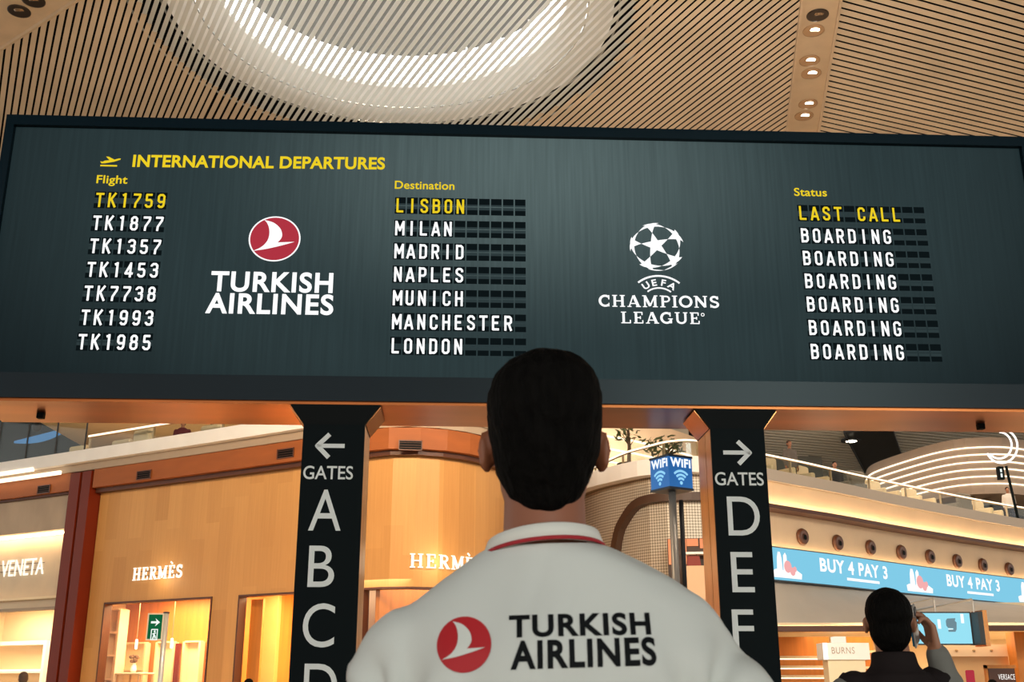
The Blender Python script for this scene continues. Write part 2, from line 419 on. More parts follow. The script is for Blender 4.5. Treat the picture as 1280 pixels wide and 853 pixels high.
# slab-serif capitals, height 1; (strokes, advance)
def _arc(cx, cy, rx, ry, a0, a1, n=12):
    return [(cx+rx*math.cos(math.radians(a0+(a1-a0)*k/n)), cy+ry*math.sin(math.radians(a0+(a1-a0)*k/n))) for k in range(n+1)]
_W, _w, _s = .165, .085, .075
def _sf(x, y, a=.15): return ([(x-a, y), (x+a, y)], _s)
SERIF = {
 'C': ([(_arc(.45, .5, .36, .42, 50, 310, 16), .17), ([(.70, .62), (.70, .97)], .08), ([(.70, .03), (.70, .33)], .06)], .86),
 'G': ([(_arc(.45, .5, .36, .42, 50, 318, 16), .17), ([(.70, .62), (.70, .97)], .08), ([(.74, .05), (.74, .42)], .16), ([(.55, .42), (.88, .42)], _s)], .96),
 'H': ([([(.2, .04), (.2, .96)], _W), ([(.72, .04), (.72, .96)], _W), ([(.2, .5), (.72, .5)], _w), _sf(.2, .045, .17), _sf(.2, .955, .17), _sf(.72, .045, .17), _sf(.72, .955, .17)], 1.0),
 'A': ([([(.14, .04), (.42, .97)], _w), ([(.44, .97), (.76, .04)], .2), ([(.24, .3), (.64, .3)], _w), _sf(.15, .045, .14), _sf(.76, .045, .17)], .97),
 'M': ([([(.2, .04), (.2, .96)], .12), ([(.9, .04), (.9, .96)], _W), ([(.2, .95), (.55, .1)], .18), ([(.55, .1), (.88, .95)], .1), _sf(.2, .045, .15), _sf(.9, .045, .17), _sf(.15, .955, .12), _sf(.95, .955, .12)], 1.16),
 'P': ([([(.22, .04), (.22, .96)], _W), ([(.22, .92)]+_arc(.45, .7, .22, .22, 90, -90, 10)+[(.22, .48)], .12), _sf(.22, .045, .18), _sf(.15, .955, .12)], .78),
 'I': ([([(.22, .04), (.22, .96)], _W), _sf(.22, .045, .18), _sf(.22, .955, .18)], .46),
 'O': ([(_arc(.47, .5, .38, .42, 0, 365, 24), .17)], .96),
 'N': ([([(.2, .04), (.2, .96)], .12), ([(.8, .04), (.8, .96)], .12), ([(.2, .93), (.8, .07)], .2), _sf(.2, .045, .15), _sf(.14, .955, .12), _sf(.8, .955, .15)], 1.02),
 'S': ([([(.6, .76)]+_arc(.37, .72, .22, .21, 30, 180, 8)+_arc(.37, .72, .22, .2, 190, 250, 4)+_arc(.37, .28, .24, .21, 80, -60, 8)+_arc(.37, .28, .24, .21, -70, -150, 5), .16), ([(.6, .7), (.6, .97)], .07), ([(.12, .03), (.12, .3)], .07)], .74),
 'L': ([([(.22, .04), (.22, .96)], _W), ([(.22, .05), (.7, .05)], _w), ([(.68, .03), (.68, .3)], .08), _sf(.22, .955, .18), _sf(.15, .045, .1)], .82),
 'E': ([([(.22, .04), (.22, .96)], _W), ([(.06, .05), (.7, .05)], _w), ([(.06, .95), (.66, .95)], _w), ([(.22, .5), (.52, .5)], _w), ([(.68, .03), (.68, .28)], .08), ([(.64, .72), (.64, .97)], .08), ([(.52, .38), (.52, .62)], .07)], .84),
 'U': ([([(.2, .96), (.2, .35)]+_arc(.48, .35, .28, .28, 180, 360, 10)+[(.76, .96)], .15), _sf(.2, .955, .17), _sf(.76, .955, .15)], .98),
 'R': ([([(.22, .04), (.22, .96)], _W), ([(.22, .92)]+_arc(.45, .72, .2, .2, 90, -90, 10)+[(.22, .52)], .12), ([(.42, .5), (.72, .04)], .18), _sf(.22, .045, .17), _sf(.15, .955, .12), _sf(.76, .045, .1)], .9),
 'T': ([([(.4, .04), (.4, .96)], _W), ([(.06, .94), (.74, .94)], _w), ([(.08, .72), (.08, .97)], .08), ([(.72, .72), (.72, .97)], .08), _sf(.4, .045, .18)], .82),
 'V': ([([(.14, .96), (.44, .04)], .2), ([(.46, .04), (.74, .96)], _w), _sf(.14, .955, .16), _sf(.75, .955, .14)], .9),
 'B': ([([(.22, .04), (.22, .96)], _W), ([(.22, .92)]+_arc(.42, .73, .18, .19, 90, -90, 8)+[(.22, .52)], .12), ([(.22, .52)]+_arc(.44, .29, .22, .23, 90, -90, 8)+[(.22, .06)], .12)], .78),
}
def serif_text(mb, body, x0, x1, z0, z1, M, t=0.0, shear=0.0):
    vs, fs = [], []; x = 0
    for ch in body:
        base = 'E' if ch == 'È' else ch
        g, adv = SERIF[base]
        a, b = strokes(g)
        if ch == 'È':
            i, j = strokes([([(.22, 1.26), (.42, 1.1)], .1)]); b = b+[tuple(q+len(a) for q in f) for f in j]; a = a+i
        n = len(vs); vs += [(p[0]+x, p[1]) for p in a]; fs += [tuple(q+n for q in f) for f in b]; x += adv+.04
    mn = min(v[0] for v in vs); mx = max(v[0] for v in vs); k = (x1-x0)/(mx-mn); h = z1-z0
    P = [(x0+(a-mn)*k, z0+b*h) for a, b in vs]
    if shear: P = [(a, b+(a-x0)*shear) for a, b in P]
    place2d(mb, P, fs, M, t)
# airline emblem: bird shape inside a unit circle
def _cr(pts, n=5):
    out = []
    for i in range(len(pts)-1):
        p0 = pts[max(i-1, 0)]; p1 = pts[i]; p2 = pts[i+1]; p3 = pts[min(i+2, len(pts)-1)]
        for k in range(n):
            t = k/n
            out.append(tuple(.5*((2*b)+(-a+c)*t+(2*a-5*b+4*c-d)*t*t+(-a+3*b-3*c+d)*t**3) for a, b, c, d in zip(p0, p1, p2, p3)))
    out.append(tuple(pts[-1])); return out
_bird_r = [(-.445, .83), (-.09, .72), (.18, .48), (.28, .2), (.24, 0), (.12, -.16)]
_bird_low = [(.775, -.12), (.33, -.275), (-.27, -.45), (-.80, -.55)]
_bird_l = [(-.80, -.55), (-.50, -.38), (-.30, -.14), (-.22, .14), (-.24, .45), (-.33, .69), (-.445, .83)]
def bird_poly():
    return _cr(_bird_r)+_cr(_bird_low, 3)+_cr(_bird_l)[1:-1]
def tri_poly(poly):
    """2D polygon -> verts, triangles"""
    from mathutils.geometry import tessellate_polygon
    t = tessellate_polygon([[Vector((x, y, 0)) for x, y in poly]])
    return list(poly), [tuple(f) for f in t]
def disc(cx, cz, rx, rz=None, n=40, r0=0):
    rz = rz or rx
    if not r0: return [(cx+rx*math.cos(2*PI*k/n), cz+rz*math.sin(2*PI*k/n)) for k in range(n)], [tuple(range(n))]
    vs, fs = [], []
    for k in range(n):
        a = 2*PI*k/n; vs += [(cx+rx*math.cos(a), cz+rz*math.sin(a)), (cx+rx*r0*math.cos(a), cz+rz*r0*math.sin(a))]
    for k in range(n):
        j = (k+1) % n; fs.append((2*k, 2*j, 2*j+1, 2*k+1))
    return vs, fs

# ------------------------------------------------------------------ curved walls drawn as plan curves
class Wall:
    def __init__(self, pts, n=8):
        P = [at(px, py, D) for px, py, D in pts]
        self.p = [Vector((a, b)) for a, b in _cr([(q.x, q.y) for q in P], n)]
        self.s = [0]
        for a, b in zip(self.p, self.p[1:]): self.s.append(self.s[-1]+(b-a).length)
    def frame(self, s):
        s = max(self.s[0], min(self.s[-1]-1e-6, s))
        i = max(k for k in range(len(self.s)-1) if self.s[k] <= s)
        t = (s-self.s[i])/(self.s[i+1]-self.s[i]); a, b = self.p[i], self.p[i+1]
        d = (b-a).normalized(); return a+(b-a)*t, d, Vector((d.y, -d.x))   # point, along (rightwards), outward (to the hall)
    def pos(self, s, off, z):
        p, d, n = self.frame(s); q = p+n*off; return Vector((q.x, q.y, z))
    def hit(self, px, py, off=0.0):
        r = ray(px, py); best = None
        for i in range(len(self.p)-1):
            a, b = self.p[i], self.p[i+1]; d = (b-a).normalized(); n = Vector((d.y, -d.x)); a2 = a+n*off; b2 = b+n*off
            den = d.x*r.y-d.y*r.x
            if abs(den) < 1e-9: continue
            t = (-a2.x*r.y+a2.y*r.x)/den; L = (b2-a2).length
            if -.02 <= t <= L+.02:
                q = a2+d*t; k = q.y/r.y
                if k > 0 and (best is None or k < best[0]): best = (k, self.s[i]+t, CAM_H+r.z*k)
        if best is None:                    # beyond an end: carry that end's last stretch on in a straight line
            a, b = self.p[0], self.p[1]; i = 0
            if abs(math.atan2(r.x, r.y)-math.atan2(self.p[-1].x, self.p[-1].y)) < abs(math.atan2(r.x, r.y)-math.atan2(a.x, a.y)): a, b = self.p[-2], self.p[-1]; i = len(self.p)-2
            d = (b-a).normalized(); n = Vector((d.y, -d.x)); a = a+n*off; t = (-a.x*r.y+a.y*r.x)/(d.x*r.y-d.y*r.x); q = a+d*t
            return (min(max(self.s[i]+t, 0), self.s[-1]), CAM_H+r.z*q.y/r.y)
        return best[1:]
    def s_at(self, px, py=650): return self.hit(px, py)[0]
    def M(self, s, off, z):            # local x along wall, y into wall, z up
        p, d, n = self.frame(s); q = p+n*off
        return Matrix(((d.x, -n.x, 0, q.x), (d.y, -n.y, 0, q.y), (0, 0, 1, z), (0, 0, 0, 1)))
    def band(self, mb, s0, s1, z0, z1, off=0.0, th=.2, step=.5, off_top=None):
        n = max(1, int(math.ceil((s1-s0)/step))); ot = off if off_top is None else off_top
        rows = []
        for k in range(n+1):
            s = s0+(s1-s0)*k/n
            rows.append([self.pos(s, off, z0), self.pos(s, ot, z1), self.pos(s, ot-th, z1), self.pos(s, off-th, z0)])
        V = [[mb.bm.verts.new(p) for p in R] for R in rows]
        if mb.uv is None: mb.uv = mb.bm.loops.layers.uv.new('UVMap')
        for k, (a, b) in enumerate(zip(V, V[1:])):
            sa, sb = s0+(s1-s0)*k/n, s0+(s1-s0)*(k+1)/n
            for i in range(4):
                j = (i+1) % 4
                f = mb.bm.faces.new((a[i], b[i], b[j], a[j]))
                if i == 0:
                    for l, q in zip(f.loops, ((sa, z0), (sb, z0), (sb, z1), (sa, z1))): l[mb.uv].uv = q
        mb.bm.faces.new(V[0]); mb.bm.faces.new(V[-1][::-1])

# plan of the left-hand shops (curves away behind the head) and of the right-hand gallery
W1 = Wall([(-90, 640, 30.0), (0, 633, 28.6), (130, 616, 26.6), (250, 601, 24.95), (374, 586, 23.4), (456, 575, 22.45), (505, 571, 22.1), (560, 575, 22.4), (605, 583, 23.2), (640, 590, 24.6), (668, 600, 27.5), (680, 610, 32)])
W2 = Wall([(676, 630, 36), (690, 625, 33), (741, 611, 29.6), (780, 601, 28.3), (817, 594, 27.45), (868, 591, 27.1), (915, 596, 27.5), (960, 603, 28.5), (1040, 620, 30.3), (1110, 633, 32.3), (1200, 648, 35.0), (1280, 663, 37.5), (1380, 690, 40.5)])

# ================================================================== THE SETTING
CZ = 17.4
mb = MB(); mb.box((-70, -30, -.3), (90, 110, 0)); fl = struct(mb.build('floor', noisy(mat('polished_stone_floor', S(196, 180, 158), .22), (1, 1, 1), .06, 4, .5)))
# black void over the slats, with a round skylight opening
SKX, SKY, SKR = -3.05, 24.45, 4.5
PZ = CZ+1.0
mb = MB(); n = 64; N_ = []
def _sq(a):                                  # point on the outer rectangle in direction a
    c, s = math.cos(a), math.sin(a); k = 1e9
    for lim, v in ((75-SKX, c), (-60-SKX, c), (100-SKY, s), (-20-SKY, s)):
        if v*lim > 1e-9: k = min(k, lim/v)
    return (SKX+c*k, SKY+s*k)
for z0, z1 in ((PZ, PZ+.15),):
    ang = sorted([2*PI*k/n for k in range(n)]+[math.atan2(b-SKY, a-SKX) % (2*PI) for a, b in ((75, 100), (-60, 100), (-60, -20), (75, -20))])
    I = [mb.bm.verts.new((SKX+SKR*math.cos(a), SKY+SKR*math.sin(a), PZ)) for a in ang]
    O = [mb.bm.verts.new((*_sq(a), PZ)) for a in ang]
    for k in range(len(ang)):
        j = (k+1) % len(ang); mb.bm.faces.new((I[k], I[j], O[j], O[k]))
struct(mb.build('ceiling', M_plenum))
# skylight drum: white kerb and added bounce cone, ring of daylight glazing, grey cap with a lattice
n = 64
def ringwall(mb, r, z0, z1, n=64, r1=None):
    r1 = r1 or r
    a = [mb.bm.verts.new((SKX+r*math.cos(2*PI*k/n), SKY+r*math.sin(2*PI*k/n), z0)) for k in range(n)]
    b = [mb.bm.verts.new((SKX+r1*math.cos(2*PI*k/n), SKY+r1*math.sin(2*PI*k/n), z1)) for k in range(n)]
    for k in range(n):
        j = (k+1) % n; mb.bm.faces.new((a[k], a[j], b[j], b[k]))
mb = MB(); ringwall(mb, SKR+1.15, CZ+.45, PZ-.02, r1=SKR); ringwall(mb, SKR, PZ-.02, PZ+.12); struct(mb.build('trim_1', M_white))  # flared lower ring: a reflector added to bounce daylight onto the slats
mb = MB(); ringwall(mb, SKR+.02, PZ+.12, PZ+1.05); w = struct(mb.build('window_1', emis('skylight_daylight', (.93, .97, 1.0), 8)), 'round skylight glazing above the slatted ceiling')
mb = MB()
for k in range(24):
    a = 2*PI*(k+.5)/24; c = Vector((SKX+(SKR-.05)*math.cos(a), SKY+(SKR-.05)*math.sin(a), 0))
    mb.tube([c+Vector((0, 0, PZ+.1)), c+Vector((0, 0, PZ+1.1))], .035, 6)
mb.build('window_mullions', M_white, w)
mb = MB(); ringwall(mb, SKR+.02, PZ+1.05, PZ+3.2, r1=SKR-.3)
v = [mb.bm.verts.new((SKX+(SKR-.3)*math.cos(2*PI*k/n), SKY+(SKR-.3)*math.sin(2*PI*k/n), PZ+3.2)) for k in range(n)]; mb.bm.faces.new(v)
struct(mb.build('trim_2', mat('skylight_cap_grey', S(120, 116, 108), .7)))
mb = MB()
for R, z in ((SKR+.5, CZ+.6), (SKR+1.3, CZ+.5), (SKR+2.1, CZ+.4)):
    P = [(SKX+R*math.cos(2*PI*k/72), SKY+R*math.sin(2*PI*k/72), z) for k in range(73)]
    mb.tube(P, .03, 6, cap=False)
struct(mb.build('trim_3', mat('truss_white_metal', S(226, 226, 220), .25, .6)))

# slatted ceiling fields
def clip(poly, p, d):
    t0, t1 = -1e9, 1e9; n = len(poly)
    area2 = sum(poly[i][0]*poly[(i+1) % n][1]-poly[(i+1) % n][0]*poly[i][1] for i in range(n))
    sg = 1 if area2 > 0 else -1
    for i in range(n):
        a = Vector(poly[i]); b = Vector(poly[(i+1) % n]); e = b-a; nr = Vector((-e.y, e.x))*sg
        num = nr.dot(p-a); den = nr.dot(d)
        if abs(den) < 1e-9:
            if num < 0: return None
            continue
        t = -num/den
        if den > 0: t0 = max(t0, t)
        else: t1 = min(t1, t)
    return (t0, t1) if t1 > t0 else None
def slats(mb, poly, ang, pitch, width, h, z, hole=None, hw=None, mb2=None):
    d = Vector((math.sin(ang), math.cos(ang))); q = Vector((d.y, -d.x))
    o = [q.dot(Vector(p)) for p in poly]; k = math.floor(min(o)/pitch)
    def bar(p, a, b, w):
        c = [p+d*a-q*w/2, p+d*a+q*w/2, p+d*b+q*w/2, p+d*b-q*w/2]
        (mb2 if mb2 and w == hw else mb).hexa([(x.x, x.y, z) for x in c], [(x.x, x.y, z+h) for x in c])
    while k*pitch < max(o):
        p = q*(k*pitch); r = clip(poly, p, d); k += 1
        if not r: continue
        segs = [(r[0], r[1], width)]
        if hole:
            hc, hr = hole; m = d.dot(Vector(hc)-p); dist = abs(q.dot(Vector(hc)-p))
            if dist < hr:
                L = math.sqrt(hr*hr-dist*dist); a, b = max(r[0], m-L), min(r[1], m+L)
                if b > a: segs = [(r[0], a, width), (a, b, hw), (b, r[1], width)]
        for a, b, w_ in segs:
            if b-a > .05: bar(p, a, b, w_)
def s1x(Y, off=0): return 7.09+(Y-23.2)*.184+off
polyA = [(s1x(13), 13), (s1x(44), 44), (-32, 44), (-32, 23.2+(-32+10.83)/-1.3), (-10.83+1.3*10.2, 13)]
_dA = Vector((math.sin(math.radians(-26.8)), math.cos(math.radians(-26.8)))); _sm = Vector(atz(303, 60, CZ).xy)
def half(poly, p, d, side):                 # part of a convex polygon on one side of a line
    q = Vector((d.y, -d.x))*side; out = []
    for a, b in zip(poly, poly[1:]+poly[:1]):
        fa, fb = q.dot(Vector(a)-p), q.dot(Vector(b)-p)
        if fa >= 0: out.append(a)
        if fa*fb < 0: t = fa/(fa-fb); out.append((a[0]+(b[0]-a[0])*t, a[1]+(b[1]-a[1])*t))
    return out
mbs = MB(); HOLE = ((SKX, SKY-.4), 6.1)
mb = MB(); slats(mb, half(polyA, _sm, _dA, -1), math.radians(-26.8), .182, .128, .012, CZ, HOLE, .110, mbs); struct(mb.build('ceiling', M_slat))
mb = MB(); slats(mb, half(polyA, _sm, _dA, 1), math.radians(-26.8), .205, .138, .012, CZ, HOLE, .115, mbs)
struct(mb.build('ceiling', M_slat))
M_glare = mat('skylight_glare_slat', S(226, 224, 218), .5); N, L, b = nodes(M_glare)  # slats below the skylight: its glare put into a paler, translucent colour
tr = N.new('ShaderNodeBsdfTranslucent'); tr.inputs[0].default_value = (*S(236, 236, 230), 1); mx = N.new('ShaderNodeMixShader'); mx.inputs[0].default_value = .5
L.new(b.outputs[0], mx.inputs[1]); L.new(tr.outputs[0], mx.inputs[2]); L.new(mx.outputs[0], N['Material Output'].inputs[0])
struct(mbs.build('ceiling', M_glare))
polyB = [(s1x(13, .87), 13), (s1x(46, .87), 46), (52, 46), (52, 13)]
mb = MB(); slats(mb, polyB, math.radians(68), .245, .172, .012, CZ)
struct(mb.build('ceiling', M_slat))
# the distant, lower slatted ceiling seen through the gap on the right
mb = MB(); slats(mb, [(10, 46), (10, 92), (62, 92), (62, 46)], math.radians(70), .56, .34, .05, 13.6)
struct(mb.build('ceiling', mat('far_slats', S(232, 226, 212), .6)))
mb = MB(); mb.box((8, 46, 13.95), (66, 95, 14.05)); struct(mb.build('ceiling', M_plenum))
# tan strips that part the slat fields
def strip(name, p0, p1, w, z, h=.12):
    d = (Vector(p1)-Vector(p0)).normalized(); q = Vector((d.y, -d.x)); a, b = Vector(p0), Vector(p1)
    mb = MB()
    def bar(o0, o1, z0, z1):
        c = [a+q*o0, a+q*o1, b+q*o1, b+q*o0]; mb.hexa([(x.x, x.y, z0) for x in c], [(x.x, x.y, z1) for x in c])
    bar(0, w, z, z+h); bar(-.06, 0, z-.10, z+h); bar(w, w+.06, z-.10, z+h)
    return struct(mb.build(name, M_strip if name != 'trim_6' else M_dark))
strip('trim_4', (s1x(13), 13), (s1x(46), 46), .86, CZ-.06)
_d0 = Vector((-1.3, 1)).normalized()
strip('trim_5', tuple(Vector((-10.83, 23.2))-_d0*16-Vector((_d0.y, -_d0.x))*1.7), tuple(Vector((-10.83, 23.2))+_d0*30-Vector((_d0.y, -_d0.x))*1.7), 1.7, CZ-.06)
strip('trim_6', tuple(atz(1056, 541, 13.45).xy), tuple(atz(1082, 590, 13.45).xy), 2.2, 13.45)

# ---------------------------------------------------------------- left-hand shops
sA = W1.s[0]; sE = W1.s[-1]
sF0 = W1.s_at(92, 690); sF1 = W1.s_at(118, 690)           # the two dark fins
sw0, sw1 = W1.s_at(129, 770), W1.s_at(264, 770)
sd0, sd1 = W1.s_at(297, 770), W1.s_at(440, 770)
sv0 = W1.s_at(452, 750); sv1 = W1.s_at(640, 750)
ZH = 3.30
mb = MB()
W1.band(mb, sF1, sE, ZH, 5.95, 0, .2)
W1.band(mb, sF1, sw0, 0, ZH, 0, .2); W1.band(mb, sw1, sd0, 0, ZH, 0, .2); W1.band(mb, sd1, sv0, 0, ZH, 0, .2); W1.band(mb, sv1, sE, 0, ZH, 0, .2)
W1.band(mb, sw0, sw1, 0, .5, 0, .2)
struct(mb.build('wall_left', M_wood))
# stone-fronted shop at the far left: stone band, lit recess, interior
mb = MB(); W1.band(mb, sA, sF0, 5.12, 6.0, .10, .3); struct(mb.build('wall_far_left', M_stone))
mb = MB(); W1.band(mb, sA, sF0, ZH, 5.3, -.35, .12); struct(mb.build('wall_far_left', noisy(mat('linen_wall', S(222, 200, 170), .7), (1, 1, 1), .05, 3, 2)))
mb = MB(); W1.band(mb, sA, sF0, 5.06, 5.10, -.16, .06)
struct(mb.build('trim_7', M_ledcove))
mb = MB(); W1.band(mb, sA, sF0, ZH-.07, ZH, -.2, .2); struct(mb.build('trim_8', M_taupe))
# dark fins and header
for i, (a, b) in enumerate(((91, 103), (106, 117))):
    mb = MB(); W1.band(mb, W1.s_at(a, 690), W1.s_at(b, 690), 0, 6.42, .32, .5); struct(mb.build('trim_9', M_redpost))
mb = MB()
W1.band(mb, sA, sF0-.02, 6.0, 6.44, .30, .5); W1.band(mb, sF1+.04, sE, 6.0, 6.44, .30, .5)
struct(mb.build('trim_10', M_fascia))
mb = MB(); W1.band(mb, sF1, sE, 5.9, 6.0, .16, .34); W1.band(mb, sA, sF0, 5.95, 6.0, .2, .3); struct(mb.build('trim_11', M_browndark))
mb = MB(); W1.band(mb, sA, sE, 6.44, 6.62, .34, .6); struct(mb.build('trim_12', M_taupe))
mb = MB(); W1.band(mb, sA, sE, 6.62, 6.92, .5, .9); struct(mb.build('trim_13', M_white))
mb = MB()
W1.band(mb, sA, sE, 6.86, 6.9, -.4, 9.0, step=3); struct(mb.build('floor', M_beige))
# LED lines on the slab edge, far left
for y0, y1, x1 in ((593, 586.5, 41), (602.5, 589.5, 75)):
    a = W1.hit(1, y0, .52); b = W1.hit(x1, y1, .52)
    mb = MB(); z = (a[1]+b[1])/2; W1.band(mb, a[0]-1.5, b[0], z-.045, z+.045, .53, .06); struct(mb.build('trim_14', M_led))
# window and door frames
def opening(s0, s1, z0, z1, m, w=.04, d=.22, off=.02):
    mb = MB(); W1.band(mb, s0, s1, z1-w, z1, off, d); W1.band(mb, s0, s0+w, z0, z1, off, d); W1.band(mb, s1-w, s1, z0, z1, off, d)
    if z0 > .1: W1.band(mb, s0, s1, z0, z0+w, off, d)
    return mb
for k, (a, b, z0, nm) in enumerate(((sw0, sw1, .5, 'window_2'), (sd0, sd1, 0, 'door_1'), (sv0, sv1, .3, 'window_3'))):
    f = struct(opening(a, b, z0, ZH, None).build(nm, M_browndark))
    if nm != 'door_1':
        mb = MB(); W1.band(mb, a+.06, b-.06, z0+.06, ZH-.06, -.08, .015); mb.build('pane', M_shopglass, f)
mb = MB(); W1.band(mb, sA, sF0, .2, ZH-.07, -.25, .015); struct(mb.build('window_4', M_shopglass))
# interiors: floor-to-head rooms behind the openings
def room(s0, s1, depth, mback, mside, zc=3.5, lit=60, col=(1, .74, .42), o=-.22, ext=.4):
    mb = MB(); W1.band(mb, s0-ext, s1+.4, 0, zc, -depth, .1); struct(mb.build('wall_back', mback))
    mb = MB(); W1.band(mb, s0-ext, s1+.4, zc, zc+.06, o, depth, step=1); struct(mb.build('ceiling', M_cream))
    mb = MB(); W1.band(mb, s0-ext-.1, s0-ext, 0, zc, o, depth); W1.band(mb, s1+.4, s1+.5, 0, zc, o, depth); struct(mb.build('wall_side', mside))
    p, d, nn = W1.frame((s0+s1)/2); q = p-nn*(depth*.45)
    area('shop_light', (q.x, q.y, zc-.05), (0, 0, math.atan2(d.y, d.x)), (s1-s0)*.8, depth*.6, lit, col)
room(sw0, sw1, 1.7, M_orangewood, M_cream, lit=230, ext=1.25)
room(sd0, sd1, 2.2, M_cream, M_orangewood, lit=190, ext=.2)
room(sv0, sv1, 2.2, mat('display_lilac', S(206, 186, 190), .6), M_cream, lit=60, col=(1, .85, .7))
room(sA+1, sF0-.5, 2.4, M_cream, M_cream, lit=190, col=(1, .80, .55))
# ---------------------------------------------------------------- right-hand gallery
rM = W2.s_at(905, 640)                       # where the metal mesh meets the lit wall (behind the pillar)
r0, rE = W2.s[0], W2.s[-1]
mb = MB(); W2.band(mb, r0, rM, 0, 6.5, 0, .2); struct(mb.build('wall_mesh', M_mesh))
mb = MB(); W2.band(mb, r0, rE, 6.5, 6.80, .25, .8); struct(mb.build('trim_15', mat('warm_grey_slab', S(196, 182, 166), .6)))
mb = MB(); W2.band(mb, r0, rM, 6.44, 6.84, .42, .3); struct(mb.build('trim_16', M_white))
mb = MB(); W2.band(mb, r0, rE, 6.76, 6.79, -.5, 9.0, step=3); struct(mb.build('floor', M_beige))
mb = MB(); W2.band(mb, rM, rE, 5.86, 6.5, .0, .3, off_top=.12); struct(mb.build('wall_right', M_beige))
mb = MB(); W2.band(mb, rM, rE, 5.80, 5.855, .22, .7); W2.band(mb, rM, rE, 5.80, 5.90, .24, .03); struct(mb.build('trim_17', M_browndark))
mb = MB(); W2.band(mb, rM, rE, 5.865, 5.885, .17, .04); struct(mb.build('trim_18', M_ledcove))
mb = MB(); W2.band(mb, rM, rE, 4.55, 5.80, -.25, .2); struct(mb.build('wall_right', M_beige))
mb = MB(); W2.band(mb, rM, rE, 4.76, 4.785, -.17, .04); struct(mb.build('trim_19', M_ledcove))
# lower wall: leans forward from under the banner to a straight lip
mb = MB(); up = []; lo = []
for k in range(25):
    s = rM+(rE-rM)*k/24; a = W2.pos(s, -.15, 4.02); t = k/24
    lo.append(Vector((a.x, 28.0-1.0*t, 2.76))); up.append(a)
V0 = [mb.bm.verts.new(p) for p in lo]; V1 = [mb.bm.verts.new(p) for p in up]
for k in range(24): mb.bm.faces.new((V0[k], V0[k+1], V1[k+1], V1[k]))
struct(mb.build('wall_right', M_greyplaster, smooth=True))
mb = MB(); rows = [[p+Vector((0, -.30, -.05)), p+Vector((0, -.30, .0)), p+Vector((0, 0, .0)), p+Vector((0, 0, -.05))] for p in lo]
mb.loft(rows); mb.loft([[p+Vector((0, -.33, -.05)), p+Vector((0, -.33, .07)), p+Vector((0, -.30, .07)), p+Vector((0, -.30, -.05))] for p in lo]); struct(mb.build('trim_20', M_browndark))
mb = MB(); rows = [[p+Vector((0, -.16, .02)), p+Vector((0, -.16, .04)), p+Vector((0, -.12, .04)), p+Vector((0, -.12, .02))] for p in lo]
mb.loft(rows); struct(mb.build('trim_21', emis('lip_led', (1, .72, .42), 22)))
# duty-free hall below
mb = MB(); mb.box((6, 36.0, 0), (34, 36.2, 4)); struct(mb.build('wall_back', M_cream))
mb = MB(); mb.box((6, 27.7, 2.86), (34, 36.2, 2.92)); struct(mb.build('ceiling', M_cream))
area('shop_light', (13, 31.5, 2.8), (0, 0, 0), 10, 5, 500, (1, .74, .46)); area('shop_light', (22, 31.5, 2.8), (0, 0, 0), 8, 5, 360, (1, .74, .46))
# arch band over the metal mesh
def wall_path(wall, px_pts, off):
    return [(h[0], h[1]) for h in (wall.hit(x, y, off) for x, y in px_pts) if h]
ap = _cr(wall_path(W2, [(768, 690), (773, 664), (781, 648), (792, 633), (806, 625.5), (822, 622.5), (845, 621.5), (880, 621)], .15), 4)
mb = MB(); rows = []
for i, (s, z) in enumerate(ap):
    a = ap[max(0, i-1)]; b = ap[min(len(ap)-1, i+1)]; t = Vector((b[0]-a[0], b[1]-a[1])).normalized(); nv = Vector((-t.y, t.x))
    w = .10
    rows.append([W2.pos(s+nv.x*w, .02, z+nv.y*w), W2.pos(s+nv.x*w, .22, z+nv.y*w), W2.pos(s-nv.x*w, .22, z-nv.y*w), W2.pos(s-nv.x*w, .02, z-nv.y*w)])
mb.loft(rows); struct(mb.build('trim_22', mat('dark_arch_brown', S(74, 50, 36), .5)))

# ---------------------------------------------------------------- upper level behind the balconies
# left: dark glazed front with a glowing tube added for its blue reflection, brown lounge wall
mb = MB(); a = at(-80, 560, 38); b = at(112, 560, 36.5); mb.box((a.x, 38, 6.9), (b.x, 38.3, 12.5)); struct(mb.build('wall_upper_left', mat('teal_dark_panel', S(22, 38, 42), .3)))
mb = MB(); a = at(112, 560, 38); b = at(330, 540, 38); mb.box((a.x, 38, 6.9), (b.x+6, 38.3, 9.35)); struct(mb.build('wall_upper_left', mat('lounge_brown', S(104, 60, 32), .6)))
mb = MB(); a = at(112, 560, 38); mb.box((a.x, 31.5, 9.35), (b.x+6, 38.3, 9.7)); struct(mb.build('ceiling', M_cream))
# right: curved shop with LED lines
W3 = Wall([(1082, 592, 54), (1086, 588, 51.5), (1110, 584, 49.4), (1175, 565, 46), (1228, 559, 45), (1280, 562, 45.5), (1380, 575, 49)])
mb = MB(); W3.band(mb, W3.s[0], W3.s[-1], 9.0, 11.35, 0, 2.0); struct(mb.build('wall_upper_right', noisy(mat('taupe_cladding', S(176, 156, 138), .6), (1, 1, 1), .04, 2, 1)))
mb = MB(); W3.band(mb, W3.s[0], W3.s[-1], 6.8, 9.0, -3.5, .3); struct(mb.build('wall_upper_right', mat('shop_dark', S(40, 34, 30), .6)))
for k in range(6):
    z = 10.93-.305*k; t0 = W3.s[0]+[0, .25, .6, 0, .3, .1][k]
    mb = MB(); W3.band(mb, t0, W3.s[-1], z-.024, z+.024, .06, .05); struct(mb.build('trim_23', M_led))
